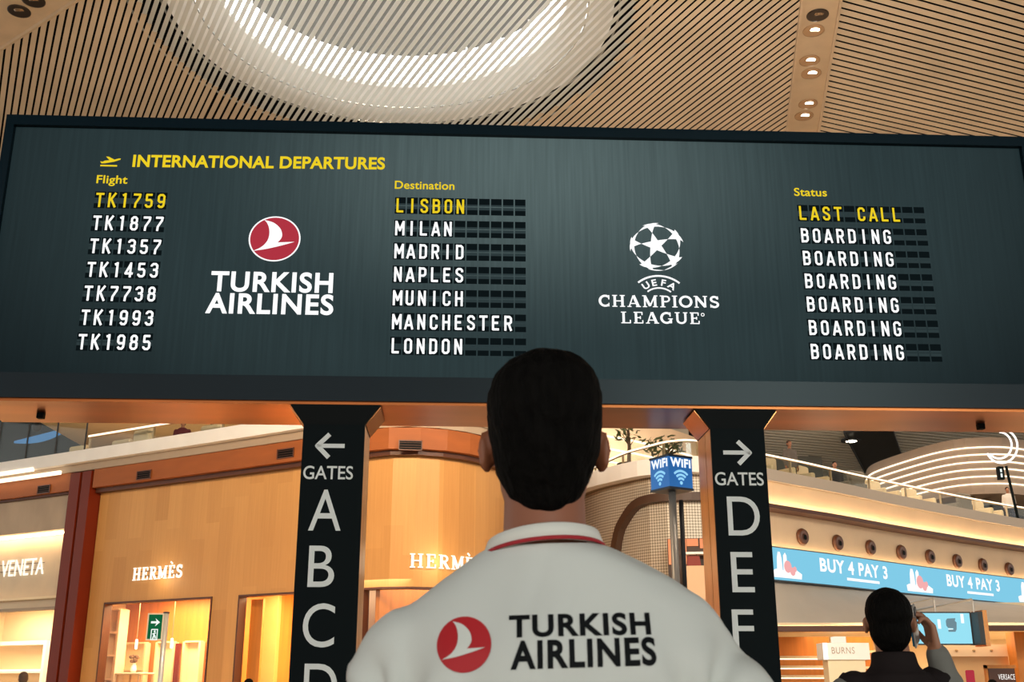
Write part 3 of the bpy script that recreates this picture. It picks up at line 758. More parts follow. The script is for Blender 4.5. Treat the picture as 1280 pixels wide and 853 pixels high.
# centre: pale LED-lined front seen past the tree
W4 = Wall([(690, 570, 40), (745, 570, 41.5), (800, 572, 43), (850, 575, 45), (900, 580, 48)])
mb = MB(); W4.band(mb, W4.s[0], W4.s[-1], 6.8, 11.6, 0, .3); struct(mb.build('wall_upper_centre', M_beige))
for k in range(6):
    z = 8.2+.5*k
    mb = MB(); W4.band(mb, W4.s[0], W4.s[-1], z-.03, z+.03, .06, .05); struct(mb.build('trim_24', M_led))
# far grey glazed wall
mb = MB(); mb.box((8, 92, 0), (66, 92.5, 20)); struct(mb.build('wall_far', mat('far_grey', S(112, 110, 102), .6)))
mb = MB(); a = at(900, 560, 60); b = at(1026, 560, 60); mb.box((a.x, 60, 6.8), (b.x, 60.3, 14.5)); struct(mb.build('wall_far', mat('grey_cladding', S(120, 118, 108), .35)))
mb = MB(); mb.box((-40, 52, 0), (8.5, 52.4, 17)); struct(mb.build('wall_far', mat('pale_far_wall', S(206, 190, 166), .6)))

# ================================================================== DEPARTURE BOARD
BZ = 4.45
BOARD_M = Matrix.Translation((0, BD, BZ)) @ Matrix.Rotation(YAW, 4, 'Z')
board = empty('departure_board', (0, BD, BZ), YAW)
tag(board, 'huge dark international departures screen spanning the two gate pillars', 'departure board')
xL, xR, zT = -6.02, 6.52, 7.92-BZ
M_frame = noisy(mat('board_frame_slate', (.004, .013, .020), .25, spec=.14), (1, 1, 1), .05, 2, 1)
mb = MB()
mb.box((xL, 0, zT-.13), (xR, .14, zT)); mb.box((xL, 0, 0), (xR, .14, .285)); mb.box((xL, 0, .285), (xL+.10, .14, zT-.13)); mb.box((xR-.22, 0, .285), (xR, .14, zT-.13))
mb.build('frame', M_frame, board)
mb = MB(); mb.box((xL+.02, .14, .02), (xR-.02, 1.0, zT-.02)); mb.build('housing', M_black, board)
mb = MB(); mb.box((xL+.02, .03, -.035), (xR-.02, 1.06, 0)); mb.build('underside_panel', noisy(mat('underside_bronze_reflections', S(150, 86, 48), .30, 1.0), (.5, 2, 1), .4, 2, .6), board)  # blotches of the warm reflection put into the bronze colour
mb = MB(); mb.box((xL, 1.06, -.03), (xR, 1.09, .16)); mb.build('rear_rail', M_bronze, board)
for px, py in ((52, 513), (1225, 527)):
    p = atz(px, py, BZ); q = BOARD_M.inverted() @ p
    mb = MB(); mb.rbox((q.x-.04, q.y-.04, -.10), (q.x+.04, q.y+.04, -.03), .012); mb.build('camera_box', M_blackmatte, board)
# lit panel: dark slate emission, lighter towards its upper middle, fine vertical LED ribs
scr = bpy.data.materials.new('led_panel'); scr.use_nodes = True
N, L, b = nodes(scr)
b.inputs['Base Color'].default_value = (.004, .006, .0065, 1); b.inputs['Roughness'].default_value = .6; b.inputs['Specular IOR Level'].default_value = .08
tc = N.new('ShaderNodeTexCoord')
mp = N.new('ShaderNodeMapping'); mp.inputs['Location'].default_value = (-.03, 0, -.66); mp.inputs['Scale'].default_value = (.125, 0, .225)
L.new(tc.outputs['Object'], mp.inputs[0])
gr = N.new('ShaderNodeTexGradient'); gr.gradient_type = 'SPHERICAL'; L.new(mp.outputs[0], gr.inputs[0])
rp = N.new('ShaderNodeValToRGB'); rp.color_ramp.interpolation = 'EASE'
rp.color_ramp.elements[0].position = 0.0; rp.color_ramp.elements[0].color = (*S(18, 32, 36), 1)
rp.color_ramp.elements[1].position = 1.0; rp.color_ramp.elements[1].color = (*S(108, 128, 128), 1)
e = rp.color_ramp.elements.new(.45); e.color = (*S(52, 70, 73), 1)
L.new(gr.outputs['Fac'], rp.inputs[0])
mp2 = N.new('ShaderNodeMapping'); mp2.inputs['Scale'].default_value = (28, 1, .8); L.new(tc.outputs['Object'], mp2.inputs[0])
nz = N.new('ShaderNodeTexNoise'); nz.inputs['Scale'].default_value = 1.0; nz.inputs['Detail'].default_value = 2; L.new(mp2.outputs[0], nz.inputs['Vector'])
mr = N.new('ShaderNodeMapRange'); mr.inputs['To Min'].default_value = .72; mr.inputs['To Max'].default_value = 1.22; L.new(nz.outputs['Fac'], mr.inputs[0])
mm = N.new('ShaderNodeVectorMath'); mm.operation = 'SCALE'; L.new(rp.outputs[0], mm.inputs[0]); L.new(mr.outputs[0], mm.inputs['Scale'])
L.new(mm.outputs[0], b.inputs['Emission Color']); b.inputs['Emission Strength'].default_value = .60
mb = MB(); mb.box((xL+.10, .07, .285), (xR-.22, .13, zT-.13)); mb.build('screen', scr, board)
E_yel = emis('display_yellow', S(238, 208, 36), 1.0)
E_wht = emis('display_white', (1, 1, 1), 1.12)
E_red = emis('display_red', S(176, 52, 66), 1.0)
c_dark = emis('display_flap_dark', S(14, 22, 24), .9)
c_lite = emis('display_flap_lighter', S(52, 66, 68), .8)
I4 = Matrix.Translation((0, .066, -BZ))               # plane of the display content, z given as world height
I3 = Matrix.Translation((0, .069, -BZ))
mb = MB(); text(mb, 'INTERNATIONAL DEPARTURES', -4.503, -1.522, 7.295, 7.455, I4, .030, 1.04, shear=.011); mb.build('heading_lettering', E_yel, board)
# take-off symbol
mb = MB()
x0 = brd(122, 196)[0]; x1 = brd(149, 196)[0]; k = (x1-x0)
plane = [(.05, .40), (.16, .36), (.27, .46), (.48, .50), (.30, .80), (.42, .80), (.70, .56), (.90, .66), (1.0, .66), (.98, .56), (.70, .38), (.30, .24), (.12, .22)]
vs, fs = tri_poly([(x0+a*k, 7.33+(b-.2)*k*.62) for a, b in plane]); place2d(mb, vs, fs, I4)
vs, fs = strokes([([(x0+.08*k, 7.305), (x0+.86*k, 7.305)], .02)]); place2d(mb, vs, fs, I4); mb.build('takeoff_symbol', E_yel, board)
for t, pa, pb in (('Flight', (118, 226), (157, 226)), ('Destination', (493, 233), (568, 233)), ('Status', (995, 242), (1036, 242))):
    x0, z = brd(*pa); x1 = brd(*pb)[0]; x0 = brd(*pa)[0]
    mb = MB(); text(mb, t, x0, x1, z, z+.105, I4, .016, 1.03); mb.build('column_heading', E_yel, board)
COLS = ((-4.905, .1425, 6, ['TK1759', 'TK1877', 'TK1357', 'TK1453', 'TK7738', 'TK1993', 'TK1985']),
        (-1.395, .1425, 11, ['LISBON', 'MILAN', 'MADRID', 'NAPLES', 'MUNICH', 'MANCHESTER', 'LONDON']),
        (3.440, .1430, 11, ['LAST CALL']+['BOARDING']*6))
for cx, pitch, n, rows in COLS:
    for i, w_ in enumerate(rows):
        zc = 6.862-.2905*i
        mb = MB()
        for j in range(n):
            a, b_ = cx+pitch*j+.008, cx+pitch*(j+1)-.008
            mb.face([I3 @ Vector((a, 0, zc-.105)), I3 @ Vector((b_, 0, zc-.105)), I3 @ Vector((b_, 0, zc-.006)), I3 @ Vector((a, 0, zc-.006))])
            mb.face([I3 @ Vector((a, 0, zc+.006)), I3 @ Vector((b_, 0, zc+.006)), I3 @ Vector((b_, 0, zc+.108)), I3 @ Vector((a, 0, zc+.108))])
        row = mb.build('flap_row', c_dark, board, recalc=False)
        mb = MB()
        for j in range(n):
            a, b_ = cx+pitch*j+.008, cx+pitch*(j+1)-.008
            for z0, z1 in ((zc-.042, zc-.006), (zc+.006, zc+.028)):
                mb.face([I3 @ Vector((a, -.001, z0)), I3 @ Vector((b_, -.001, z0)), I3 @ Vector((b_, -.001, z1)), I3 @ Vector((a, -.001, z1))])
        mb.build('flap_edges', c_lite, row, recalc=False)
        mb = MB(); flap_text(mb, w_, cx, pitch, zc-.092, .184, .094, I4); mb.build('row_lettering', E_yel if i == 0 else E_wht, row)
# airline mark
cxm, czm = -2.772, 6.408; RX, RZ = .300, .284
mb = MB(); vs, fs = disc(cxm, czm, RX, RZ, 56, .945); place2d(mb, vs, fs, I4)
vs, fs = tri_poly([(cxm+x*RX, czm+y*RZ) for x, y in bird_poly()]); place2d(mb, vs, fs, I4)
em = mb.build('airline_emblem', E_wht, board)
mb = MB(); vs, fs = disc(cxm, czm, RX*.95, RZ*.95, 56); place2d(mb, vs, fs, I3 @ Matrix.Translation((0, -.001, 0))); mb.build('red_disc', E_red, em)
mb = MB(); text(mb, 'TURKISH', -3.465, -2.068, 5.745, 5.992, I4, .027, 1.10); text(mb, 'AIRLINES', -3.50, -2.05, 5.478, 5.725, I4, .027, 1.10); mb.build('airline_lettering', E_wht, board)
# star-ball mark
bx, bz, br_ = 1.722, 6.392, .325
g = (1+5**.5)/2
ico = [Vector(v).normalized() for v in [(0, 1, g), (0, -1, g), (0, 1, -g), (0, -1, -g), (1, g, 0), (-1, g, 0), (1, -g, 0), (-1, -g, 0), (g, 0, 1), (-g, 0, 1), (g, 0, -1), (-g, 0, -1)]]
v0 = ico[0]; nb = [q for q in ico if .2 < q.dot(v0) < .9]
Z = v0; X = (nb[0]-Z*nb[0].dot(Z)).normalized(); Y = Z.cross(X)
rot = math.radians(102)
def toview(q):
    p = Vector((q.dot(X), q.dot(Y), q.dot(Z)))
    p = Matrix.Rotation(rot, 3, 'Z') @ p
    return Matrix.Rotation(math.radians(3), 3, 'Y').inverted() @ (Matrix.Rotation(math.radians(-4), 3, 'X') @ p)
mb = MB()
for st in ico:
    nbs = [q for q in ico if .2 < q.dot(st) < .9]
    a = (nbs[0]-st*nbs[0].dot(st)).normalized(); b2 = st.cross(a); pts = []
    for k in range(10):
        al = 2*PI*k/10; r_ = math.radians(31.7) if k % 2 == 0 else math.radians(12.6)
        pts.append((st*math.cos(r_)+(a*math.cos(al)+b2*math.sin(al))*math.sin(r_)))
    full = []
    for k in range(10):
        p, q = pts[k], pts[(k+1) % 10]
        for t in (0, .33, .66): full.append(p.lerp(q, t).normalized())
    V = [toview(q) for q in full]; c = toview(st)
    if max(q.z for q in V) < .08: continue
    def fl2(q):
        if q.z < 0.0:
            l = math.hypot(q.x, q.y); return Vector((q.x/l, q.y/l, 0))
        return q
    V = [fl2(q) for q in V]; c = fl2(c)
    for k in range(len(V)):
        p, q = V[k], V[(k+1) % len(V)]
        tri = [(bx+w.x*br_, bz+w.y*br_*.94) for w in (c, p, q)]
        if abs((tri[1][0]-tri[0][0])*(tri[2][1]-tri[0][1])-(tri[2][0]-tri[0][0])*(tri[1][1]-tri[0][1])) > 1e-6:
            place2d(mb, tri, [(0, 1, 2)], I4)
ball = mb.build('star_ball_mark', E_wht, board)
mb = MB()
ux, uz = 1.727, 5.665
for R, a0, w_ in ((.372, 41, .022), (.215, 40, .018)):
    vs, fs = strokes([(_arc(ux, uz, R, R*.96, 90+a0, 90-a0, 16), w_)]); place2d(mb, vs, fs, I4)
for ch, an, in (('U', 32), ('E', 11), ('F', -11), ('A', -32)):
    vs, fs, bb = text_geo(ch, .022); c0, c1 = cap_h(.022); hh = .085; R = .248
    k = hh/(c1-c0); wd = (bb[0]+bb[1])/2; an_ = math.radians(an)
    P = []
    for x, y in vs:
        lx, ly = (x-wd)*k*1.1, (y-c0)*k
        P.append((ux+(R+ly)*math.sin(-an_)+lx*math.cos(an_), uz+(R+ly)*math.cos(an_)*.95+lx*math.sin(an_)))
    place2d(mb, P, fs, I4)
serif_text(mb, 'CHAMPIONS', 1.012, 2.425, 5.628, 5.776, I4, shear=.004); serif_text(mb, 'LEAGUE', 1.268, 2.185, 5.428, 5.572, I4, shear=.004)
vs, fs = disc(2.225, 5.548, .022, None, 16, .6); place2d(mb, vs, fs, I4)
mb.build('league_lettering', E_wht, board)

# ================================================================== GATE PILLARS
def pillar(pxl, pxr, yy, label, side, items, capl, capr):
    xl = brd(pxl, yy)[0]; xr = brd(pxr, yy)[0]; xc = (xl+xr)/2; w = xr-xl; D = .70; y0 = .03
    base = BOARD_M @ Vector((xc, y0, 0))
    r = empty('gate_pillar', (base.x, base.y, 0), YAW); tag(r, label, 'pillar', None, 'thing')
    h = w/2; zc = BZ-.26
    mb = MB(); mb.box((-h+.012, .012, 0), (h-.012, D-.01, zc)); mb.build('core', M_dark, r)
    mb = MB(); mb.box((-h, 0, .06), (h, .03, zc)); fp = mb.build('front_panel', M_black, r)
    for s in (-1, 1):
        mb = MB(); mb.box((s*h-.015 if s > 0 else -h, .032, .06), (h if s > 0 else -h+.015, D*.42, zc)); mb.box((s*h-.015 if s > 0 else -h, D*.45, .06), (h if s > 0 else -h+.015, D, zc))
        mb.build('side_panel', M_bronzeside, r)
    mb = MB(); mb.box((-h-.02, -.01, 0), (h+.02, D+.02, .06)); mb.build('base_plate', M_steel, r)
    # flared head: dark front, bronze cheeks
    fl_ = .16; a, b_ = zc-.005, BZ-.04
    mb = MB(); mb.hexa([(-h, 0, a), (h, 0, a), (h, D, a), (-h, D, a)], [(-h-fl_, -.0, b_), (h+fl_, -.0, b_), (h+fl_, D, b_), (-h-fl_, D, b_)])
    hd = mb.build('flared_head', M_blackmatte, r)
    for s in (-1, 1):
        mb = MB(); e = .010*s
        p = [Vector((s*h, .03, a+.01)), Vector((s*h, D-.03, a+.01)), Vector((s*(h+fl_), D-.03, b_-.01)), Vector((s*(h+fl_), .03, b_-.01))]
        mb.hexa([(q.x+e*.2, q.y, q.z) for q in p], [(q.x+e, q.y, q.z-.006) for q in p]); mb.build('cheek_panel', M_bronze, hd)
    T = Matrix.Translation((-xc, -.001, 0))
    for kind, body, box in items:
        x0, z1 = brd(box[0], box[1]); x1, z0 = brd(box[2], box[3])
        xm0 = brd(box[0], (box[1]+box[3])/2)[0]; xm1 = brd(box[2], (box[1]+box[3])/2)[0]
        mb = MB()
        if kind == 'arrow':
            sgn = 1 if body == '>' else -1; zc2 = (z0+z1)/2; tip = xm1 if sgn > 0 else xm0; tail = xm0 if sgn > 0 else xm1; hh = (z1-z0)/2-.02
            vs, fs = strokes([([(tail, zc2), (tip-sgn*.06, zc2)], .046), ([(tip-sgn*.15, zc2+hh), (tip-sgn*.02, zc2), (tip-sgn*.15, zc2-hh)], .05)])
            place2d(mb, vs, fs, T, .003); mb.build('arrow', M_vinyl, fp)
        else:
            text(mb, body, xm0, xm1, z0, z1, T, .010 if len(body) > 1 else .0, 1.0, .003)
            mb.build('lettering' if len(body) > 1 else 'gate_letter', M_vinyl, fp)
    return r
pillar(378, 455.2, 548, 'black gate pillar with left arrow over letters A B C D', -1,
    [('arrow', '<', (394, 540, 430.5, 574)), ('t', 'GATES', (378.6, 582, 441, 599)), ('t', 'A', (386, 612, 426.5, 663.3)), ('t', 'B', (385, 682, 417.8, 734)),
     ('t', 'C', (378, 755, 418, 809)), ('t', 'D', (379, 830, 421, 886)), ('t', 'E', (373, 906, 405, 964))], 0, 0)
pillar(889, 956, 540, 'black gate pillar with right arrow over letters D E F', 1,
    [('arrow', '>', (904.8, 549, 940, 582)), ('t', 'GATES', (894.3, 590, 955.3, 606.7)), ('t', 'D', (910.3, 620.5, 950.5, 669.5)), ('t', 'E', (915, 690, 943, 740.5)),
     ('t', 'F', (916.5, 762, 943.5, 813)), ('t', 'G', (915, 836, 958, 892))], 0, 0)

# ================================================================== CEILING DOWNLIGHTS
def downlight(px, py, lit, label, r=.235):
    p = atz(px, py, CZ-.07)
    o = empty('ceiling_downlight', p); tag(o, label, 'ceiling light', 'paired downlights in the tan ceiling strips')
    mb = MB(); mb.lathe([(r, -.015), (r+.035, -.015), (r+.035, .01), (r, .01), (r-.01, .22), (r-.03, .22)], 24)
    mb.build('can', (mat('can_lit_tan', S(176, 140, 104), .35) if lit else mat('can_unlit_dark', S(46, 34, 26), .4)), o, True)  # lamp light put into the can colour: tan if lit, dark if off
    tilt = Matrix.Rotation(math.radians(24), 4, 'X')
    mb = MB(); mb.lathe([(.001, -.02), (r*.5, -.02), (r*.72, .02), (r*.6, .10), (.001, .12)], 20, (.02, .02, .02), tilt)
    lm = mb.build('lamp', emis('lamp_on', (1, .86, .66), 14) if lit else mat('lamp_off', S(170, 140, 110), .25, .6), o)
    mb = MB(); mb.tube([(.03-r*.6, .05, .12), (.03+r*.6, .05, .12)], .015, 6); mb.build('bracket', M_dark, o)
    return o
names = ['topmost in the tan strip, unlit and dark', 'second from the top of the tan strip, lit', 'upper lamp of the middle pair in the tan strip', 'lower lamp of the middle pair in the tan strip',
         'upper lamp of the pair just above the board', 'lower lamp of the pair just above the board']
for (px, py), lit, nm in zip(((1022, 19), (1017, 38.5), (1012, 76), (1014, 92), (1010, 130), (1005, 145)), (0, 1, 1, 1, 1, 1), names):
    downlight(px, py, lit, 'round ceiling downlight, '+nm)
downlight(24, 14, 0, 'dark recessed downlight in the copper strip at the left corner', .24); downlight(42, 1, 0, 'dark downlight behind the first one at the top left edge', .24)
p = atz(1064, 552, 13.4); o = empty('ceiling_downlight', p); tag(o, 'single small lit downlight in the far dark ceiling strip', 'ceiling light')
mb = MB(); mb.lathe([(.42, 0), (.5, 0), (.5, .1), (.42, .1)], 20); mb.build('can', M_dark, o)
mb = MB(); mb.sphere((0, 0, .03), (.3, .3, .08)); mb.build('lamp', emis('lamp_on', (1, .86, .66), 14), o)

# ================================================================== LEFT SHOPS: things on the fronts
def wall_item(name, wall, px, py, off, label, cat, group=None):
    s, z = wall.hit(px, py, off); M = wall.M(s, off, z)
    o = bpy.data.objects.new(name, None); COL.objects.link(o); o.matrix_world = M
    tag(o, label, cat, group)
    return o, M
vents = [(55, 612, 'dark slot vent in the copper header, leftmost above the stone shop'), (180, 594, 'dark slot vent in the copper header right of the oxblood fins'),
         (357, 567, 'dark slot vent in the copper header beside the left gate pillar'), (511, 557, 'dark slot vent in the copper header right of the left gate pillar')]
for px, py, lb in vents:
    o, M = wall_item('air_vent', W1, px, py, .31, lb, 'air vent', 'slot vents in the copper header')
    mb = MB(); mb.box((-.24, -.02, -.105), (.24, .0, -.085)); mb.box((-.24, -.02, .085), (.24, 0, .105)); mb.box((-.24, -.02, -.105), (-.22, 0, .105)); mb.box((.22, -.02, -.105), (.24, 0, .105))
    mb.build('frame', mat('vent_frame', S(96, 52, 28), .4), o)
    mb = MB(); mb.box((-.22, -.006, -.085), (.22, .0, .085)); mb.build('opening', M_blackmatte, o)
    mb = MB()
    for k in range(3): mb.box((-.21, -.014, -.05+.05*k), (.21, -.008, -.042+.05*k))
    mb.build('louvre', M_browndark, o)
# lit shop names
def shop_sign(px0, px1, py0, py1, word, label, off=.03, wall=W1, m=M_signlit, serif=True, t=.022, shear=0):
    s0, zb = wall.hit(px0, py1, off); s1, z2 = wall.hit(px1, py1, off); _, zt = wall.hit(px0, py0, off)
    zb0 = zb; M = wall.M(s0, off, 0)
    o = bpy.data.objects.new('shop_sign', None); COL.objects.link(o); o.matrix_world = M; tag(o, label, 'shop sign')
    # letters placed one by one so that they follow the wall
    mb = MB(); (serif_text if serif else text)(mb, word, 0, s1-s0, zb0, zt, Matrix.Identity(4), t=t)
    for v in mb.bm.verts:
        q = wall.pos(s0+v.co.x, off-v.co.y, v.co.z); v.co = M.inverted() @ q
    mb.build('letters', m, o)
    mb = MB(); 
    for zz in (zb0+.3*(zt-zb0), zb0+.7*(zt-zb0)):
        a = M.inverted() @ wall.pos(s0+.02, off-.01, zz); b = M.inverted() @ wall.pos(s1-.02, off-.01, zz); mb.tube([a, b], .008, 6)
    mb.build('rail', M_browndark, o)
    return s0, s1, zb0, zt
shop_sign(166, 227, 710.5, 726.5, 'HERMÈS', 'lit white serif shop name on the oak front left of the gate pillar')
shop_sign(512, 600, 692, 710, 'HERMÈS', 'lit white serif shop name on the curved oak front behind the man in white')
a = W1.hit(2, 727, -.3); 
shop_sign(-66, 53, 707, 726.5, 'BOTTEGA VENETA', 'lit cream shop name on the linen wall at the far left', off=-.33, serif=False, m=emis('sign_letter_cream', (1, .92, .76), 1.25))
# warm glow lamps behind the names
for px, py, pw in ((196, 720, 9), (550, 700, 10)):
    s, z = W1.hit(px, py, .25); q = W1.pos(s, .22, z)
    l = bpy.data.lights.new('sign_glow', 'POINT'); l.energy = pw; l.color = (1, .82, .55); l.shadow_soft_size = .3
    o = bpy.data.objects.new('sign_glow', l); COL.objects.link(o); o.location = q
# emergency exit sign on a steel post, in the hall in front of the shop window
D = 19.0
pt = at(208, 767, D); o = empty('exit_sign_post', (pt.x, D, 0)); tag(o, 'steel post carrying a green emergency exit sign before the shop window', 'exit sign')
mb = MB(); mb.tube([(0, 0, .02), (0, 0, pt.z)], .045, 14); mb.build('post', M_steel, o, True)
mb = MB(); mb.lathe([(.001, 0), (.28, 0), (.28, .015), (.06, .04), (.001, .04)], 24); mb.build('base', M_steel, o, True)
mb = MB(); mb.lathe([(.001, pt.z), (.055, pt.z), (.055, pt.z+.02), (.001, pt.z+.03)], 16); mb.build('cap', M_dark, o)
a = at(186, 767, D)-pt; b = at(203, 801, D)-pt
mb = MB(); mb.box((a.x, -.04, pt.z+b.z), (-.02, .04, pt.z+a.z)); bx_ = mb.build('sign_box', mat('sign_box_grey', S(190, 180, 160), .4), o)
mb = MB(); mb.box((a.x+.025, -.046, pt.z+b.z+.025), (-.045, -.041, pt.z+a.z-.025)); mb.build('green_face', emis('exit_green', S(20, 96, 58), 1.0), bx_)
cx, cz, w_ = (a.x-.02)/2, pt.z+a.z-.15, .12
mb = MB(); T = Matrix.Translation((0, -.048, 0))
vs, fs = strokes([([(cx-.07, cz), (cx+.05, cz)], .035)]); place2d(mb, vs, fs, T)
vs, fs = tri_poly([(cx+.0, cz+.065), (cx+.08, cz), (cx+.0, cz-.065), (cx+.03, cz)]); place2d(mb, vs, fs, T)
cz2 = cz-.20
vs, fs = strokes([([(cx-.05, cz2+.085), (cx+.05, cz2+.085), (cx+.05, cz2-.08), (cx-.05, cz2-.08), (cx-.05, cz2+.085)], .016), ([(cx-.02, cz2-.07), (cx-.005, cz2-.02), (cx+.0, cz2+.03)], .022), ([(cx+.025, cz2-.06), (cx+.015, cz2-.02), (cx+.0, cz2+.0)], .022), ([(cx-.03, cz2+.01), (cx+.03, cz2+.03)], .016)]); place2d(mb, vs, fs, T)
vs, fs = disc(cx+.005, cz2+.055, .017, None, 12); place2d(mb, vs, fs, T)
mb.build('exit_pictogram', emis('exit_white', (.9, 1, .92), 1.0), bx_)
# things inside the first shop window
def table(name, c, w, d, h, label, mtop, mleg, rz=0):
    o = empty(name, c, rz); tag(o, label, 'table')
    mb = MB(); mb.rbox((-w/2, -d/2, h-.05), (w/2, d/2, h), .04); mb.build('tabletop', mtop, o)
    for sx in (-1, 1):
        for sy in (-1, 1):
            mb = MB(); mb.tube([(sx*(w/2-.06), sy*(d/2-.06), 0), (sx*(w/2-.06), sy*(d/2-.06), h-.05)], [.018, .025], 8); mb.build('leg', mleg, o)
    return o
ang = math.atan2(W1.frame(sw0)[1].y, W1.frame(sw0)[1].x)
q = W1.pos(W1.hit(173, 800, -1.0)[0], -1.0, 0)
table('display_table', q, 0.85, .5, 1.75, 'tall pale display table behind the first shop window', M_cream, M_chrome, ang)
vz = empty('vase', (q.x-.05, q.y, 1.752)); tag(vz, 'small dark bouquet in a vase on the pale display table', 'vase')
mb = MB(); mb.lathe([(.001, 0), (.05, 0), (.08, .06), (.06, .15), (.035, .19), (.045, .21), (.03, .205), (.001, .2)], 16); mb.build('vase_body', M_white, vz, True)
mb = MB()
for k in range(14):
    a = random.uniform(0, 2*PI); r_ = random.uniform(.02, .11); mb.sphere((r_*math.cos(a), r_*math.sin(a), .27+random.uniform(-.04, .1)), (.05, .05, .045), None, 7, 5)
    mb.tube([(0, 0, .19), (r_*math.cos(a)*.8, r_*math.sin(a)*.8, .27)], .005, 4)
mb.build('flowers', mat('dried_flowers', S(120, 88, 60), .8), vz)
def chair(c, rz, label, group, m, s=1.0):
    o = empty('lounge_chair', c, rz); tag(o, label, 'chair', group)
    mb = MB(); mb.rbox((-.34*s, -.34*s, .26*s), (.34*s, .34*s, .46*s), .08*s); mb.build('seat', m, o)
    mb = MB(); mb.rbox((-.36*s, .24*s, .30*s), (.36*s, .42*s, .95*s), .08*s); mb.build('backrest', m, o)
    for sx in (-1, 1):
        mb = MB(); mb.rbox((sx*.40*s-.07*s, -.34*s, .20*s), (sx*.40*s+.07*s, .40*s, .62*s), .06*s); mb.build('armrest', m, o)
        for sy in (-.28, .32):
            mb = MB(); mb.tube([(sx*.36*s, sy*s, 0), (sx*.34*s, sy*s, .28*s)], .02*s, 6); mb.build('leg', M_browndark, o)
    return o
q2 = W1.pos(W1.hit(180, 820, -.45)[0], -.45, 0)
st = empty('bar_stool', (q2.x, q2.y, 0), ang); tag(st, 'amber wooden stool beside the pale display table', 'stool')
mb = MB(); mb.rbox((-.2, -.2, 1.0), (.2, .2, 1.07), .05); mb.build('seat', M_orangewood, st)
mb = MB(); mb.rbox((-.2, .15, 1.05), (.2, .2, 1.42), .02); mb.build('backrest', M_orangewood, st)
for sx in (-1, 1):
    for sy in (-1, 1): mb = MB(); mb.tube([(sx*.19, sy*.19, 0), (sx*.15, sy*.15, 1.0)], .02, 6); mb.build('leg', M_orangewood, st)
# shelving and columns inside
def slab_unit(name, wall, pa, pb, off, z0, z1, dep, m, label, cat, shelves=0, mshelf=None):
    s0, s1 = wall.hit(*pa, off)[0], wall.hit(*pb, off)[0]; M = wall.M((s0+s1)/2, off, 0); w = (s1-s0)/2
    o = bpy.data.objects.new(name, None); COL.objects.link(o); o.matrix_world = M; tag(o, label, cat)
    mb = MB(); mb.box((-w, dep-.04, z0), (w, dep, z1)); mb.build('back_panel', m, o)
    for s in (-1, 1): mb = MB(); mb.box((s*w-.03, 0, z0), (s*w+.03, dep-.04, z1)); mb.build('side_panel', m, o)
    for k in range(shelves+2):
        z = z0+(z1-z0)*k/(shelves+1); mb = MB(); mb.box((-w+.03, 0, z-.02), (w-.03, dep-.04, z+.02)); mb.build('shelf', mshelf or m, o)
    return o
slab_unit('display_niche', W1, (131, 800), (146, 800), -.75, 0, 3.2, .3, M_cream, 'cream shelved niche at the left edge of the first shop window', 'shelf', 5)
slab_unit('display_niche', W1, (150, 800), (182, 800), -1.5, 1.2, 2.45, .18, mat('panel_ivory', S(250, 226, 180), .5), 'ivory backed display niche behind the tall pale table', 'shelf', 1)
slab_unit('display_niche', W1, (196, 800), (217, 800), -1.5, .9, 2.45, .18, mat('panel_ivory', S(250, 226, 180), .5), 'ivory display niche behind the exit sign post', 'shelf', 0)
slab_unit('display_niche', W1, (230, 800), (250, 800), -1.5, .6, 2.45, .18, mat('panel_ivory', S(250, 226, 180), .5), 'ivory display niche at the right end of the first shop window', 'shelf', 1)
q = W1.pos(W1.hit(224, 800, -1.3)[0], -1.3, 0)
mb = MB(); mb.box((q.x-.06, q.y-.06, 0), (q.x+.06, q.y+.06, 2.4)); struct(mb.build('trim_25', M_redpost))
for k, px in enumerate((172, 216)):
    q = W1.pos(W1.hit(px, 790, -.7)[0], -.7, 0); o = empty('pendant_lamp', (q.x, q.y, 3.48)); tag(o, ['slender brass pendant rod left of the exit sign in the shop window', 'slender brass pendant rod right of the exit sign in the shop window'][k], 'lamp')
    mb = MB(); mb.tube([(0, 0, .02), (0, 0, -1.0)], .012, 6); mb.build('rod', M_chrome, o)
    mb = MB(); mb.lathe([(.001, -1.22), (.03, -1.2), (.03, -1.0), (.001, -.98)], 10); mb.build('tube_lamp', emis('pendant_glow', (1, .85, .6), 4), o)
    mb = MB(); mb.lathe([(.001, 0), (.06, 0), (.06, .02), (.001, .02)], 12); mb.build('ceiling_rose', M_chrome, o)
# doorway: amber door leaf, cream column, hung picture
a, b2 = W1.s_at(299, 790), W1.s_at(314, 790)
mb = MB(); W1.band(mb, a, b2, .02, 3.22, -.3, .06); d1 = struct(mb.build('door_2', M_orangewood))
q = W1.pos(W1.hit(333, 790, -1.2)[0], -1.2, 0); mb = MB(); mb.box((q.x-.26, q.y-.2, 0), (q.x+.26, q.y+.2, 3.45)); struct(mb.build('trim_26', mat('honey_column', S(226, 176, 104), .5)))
s = W1.hit(354, 835, -2.14)[0]; M = W1.M(s, -2.14, 1.72); o = bpy.data.objects.new('framed_picture', None); COL.objects.link(o); o.matrix_world = M; tag(o, 'small pale framed picture on the wall seen through the shop doorway', 'picture')
mb = MB(); mb.box((-.3, 0, -.4), (.3, .03, .4)); mb.build('frame', M_cream, o)
mb = MB(); mb.box((-.25, -.004, -.35), (.25, 0, .35)); mb.build('print', mat('pale_print', S(206, 196, 170), .6), o)
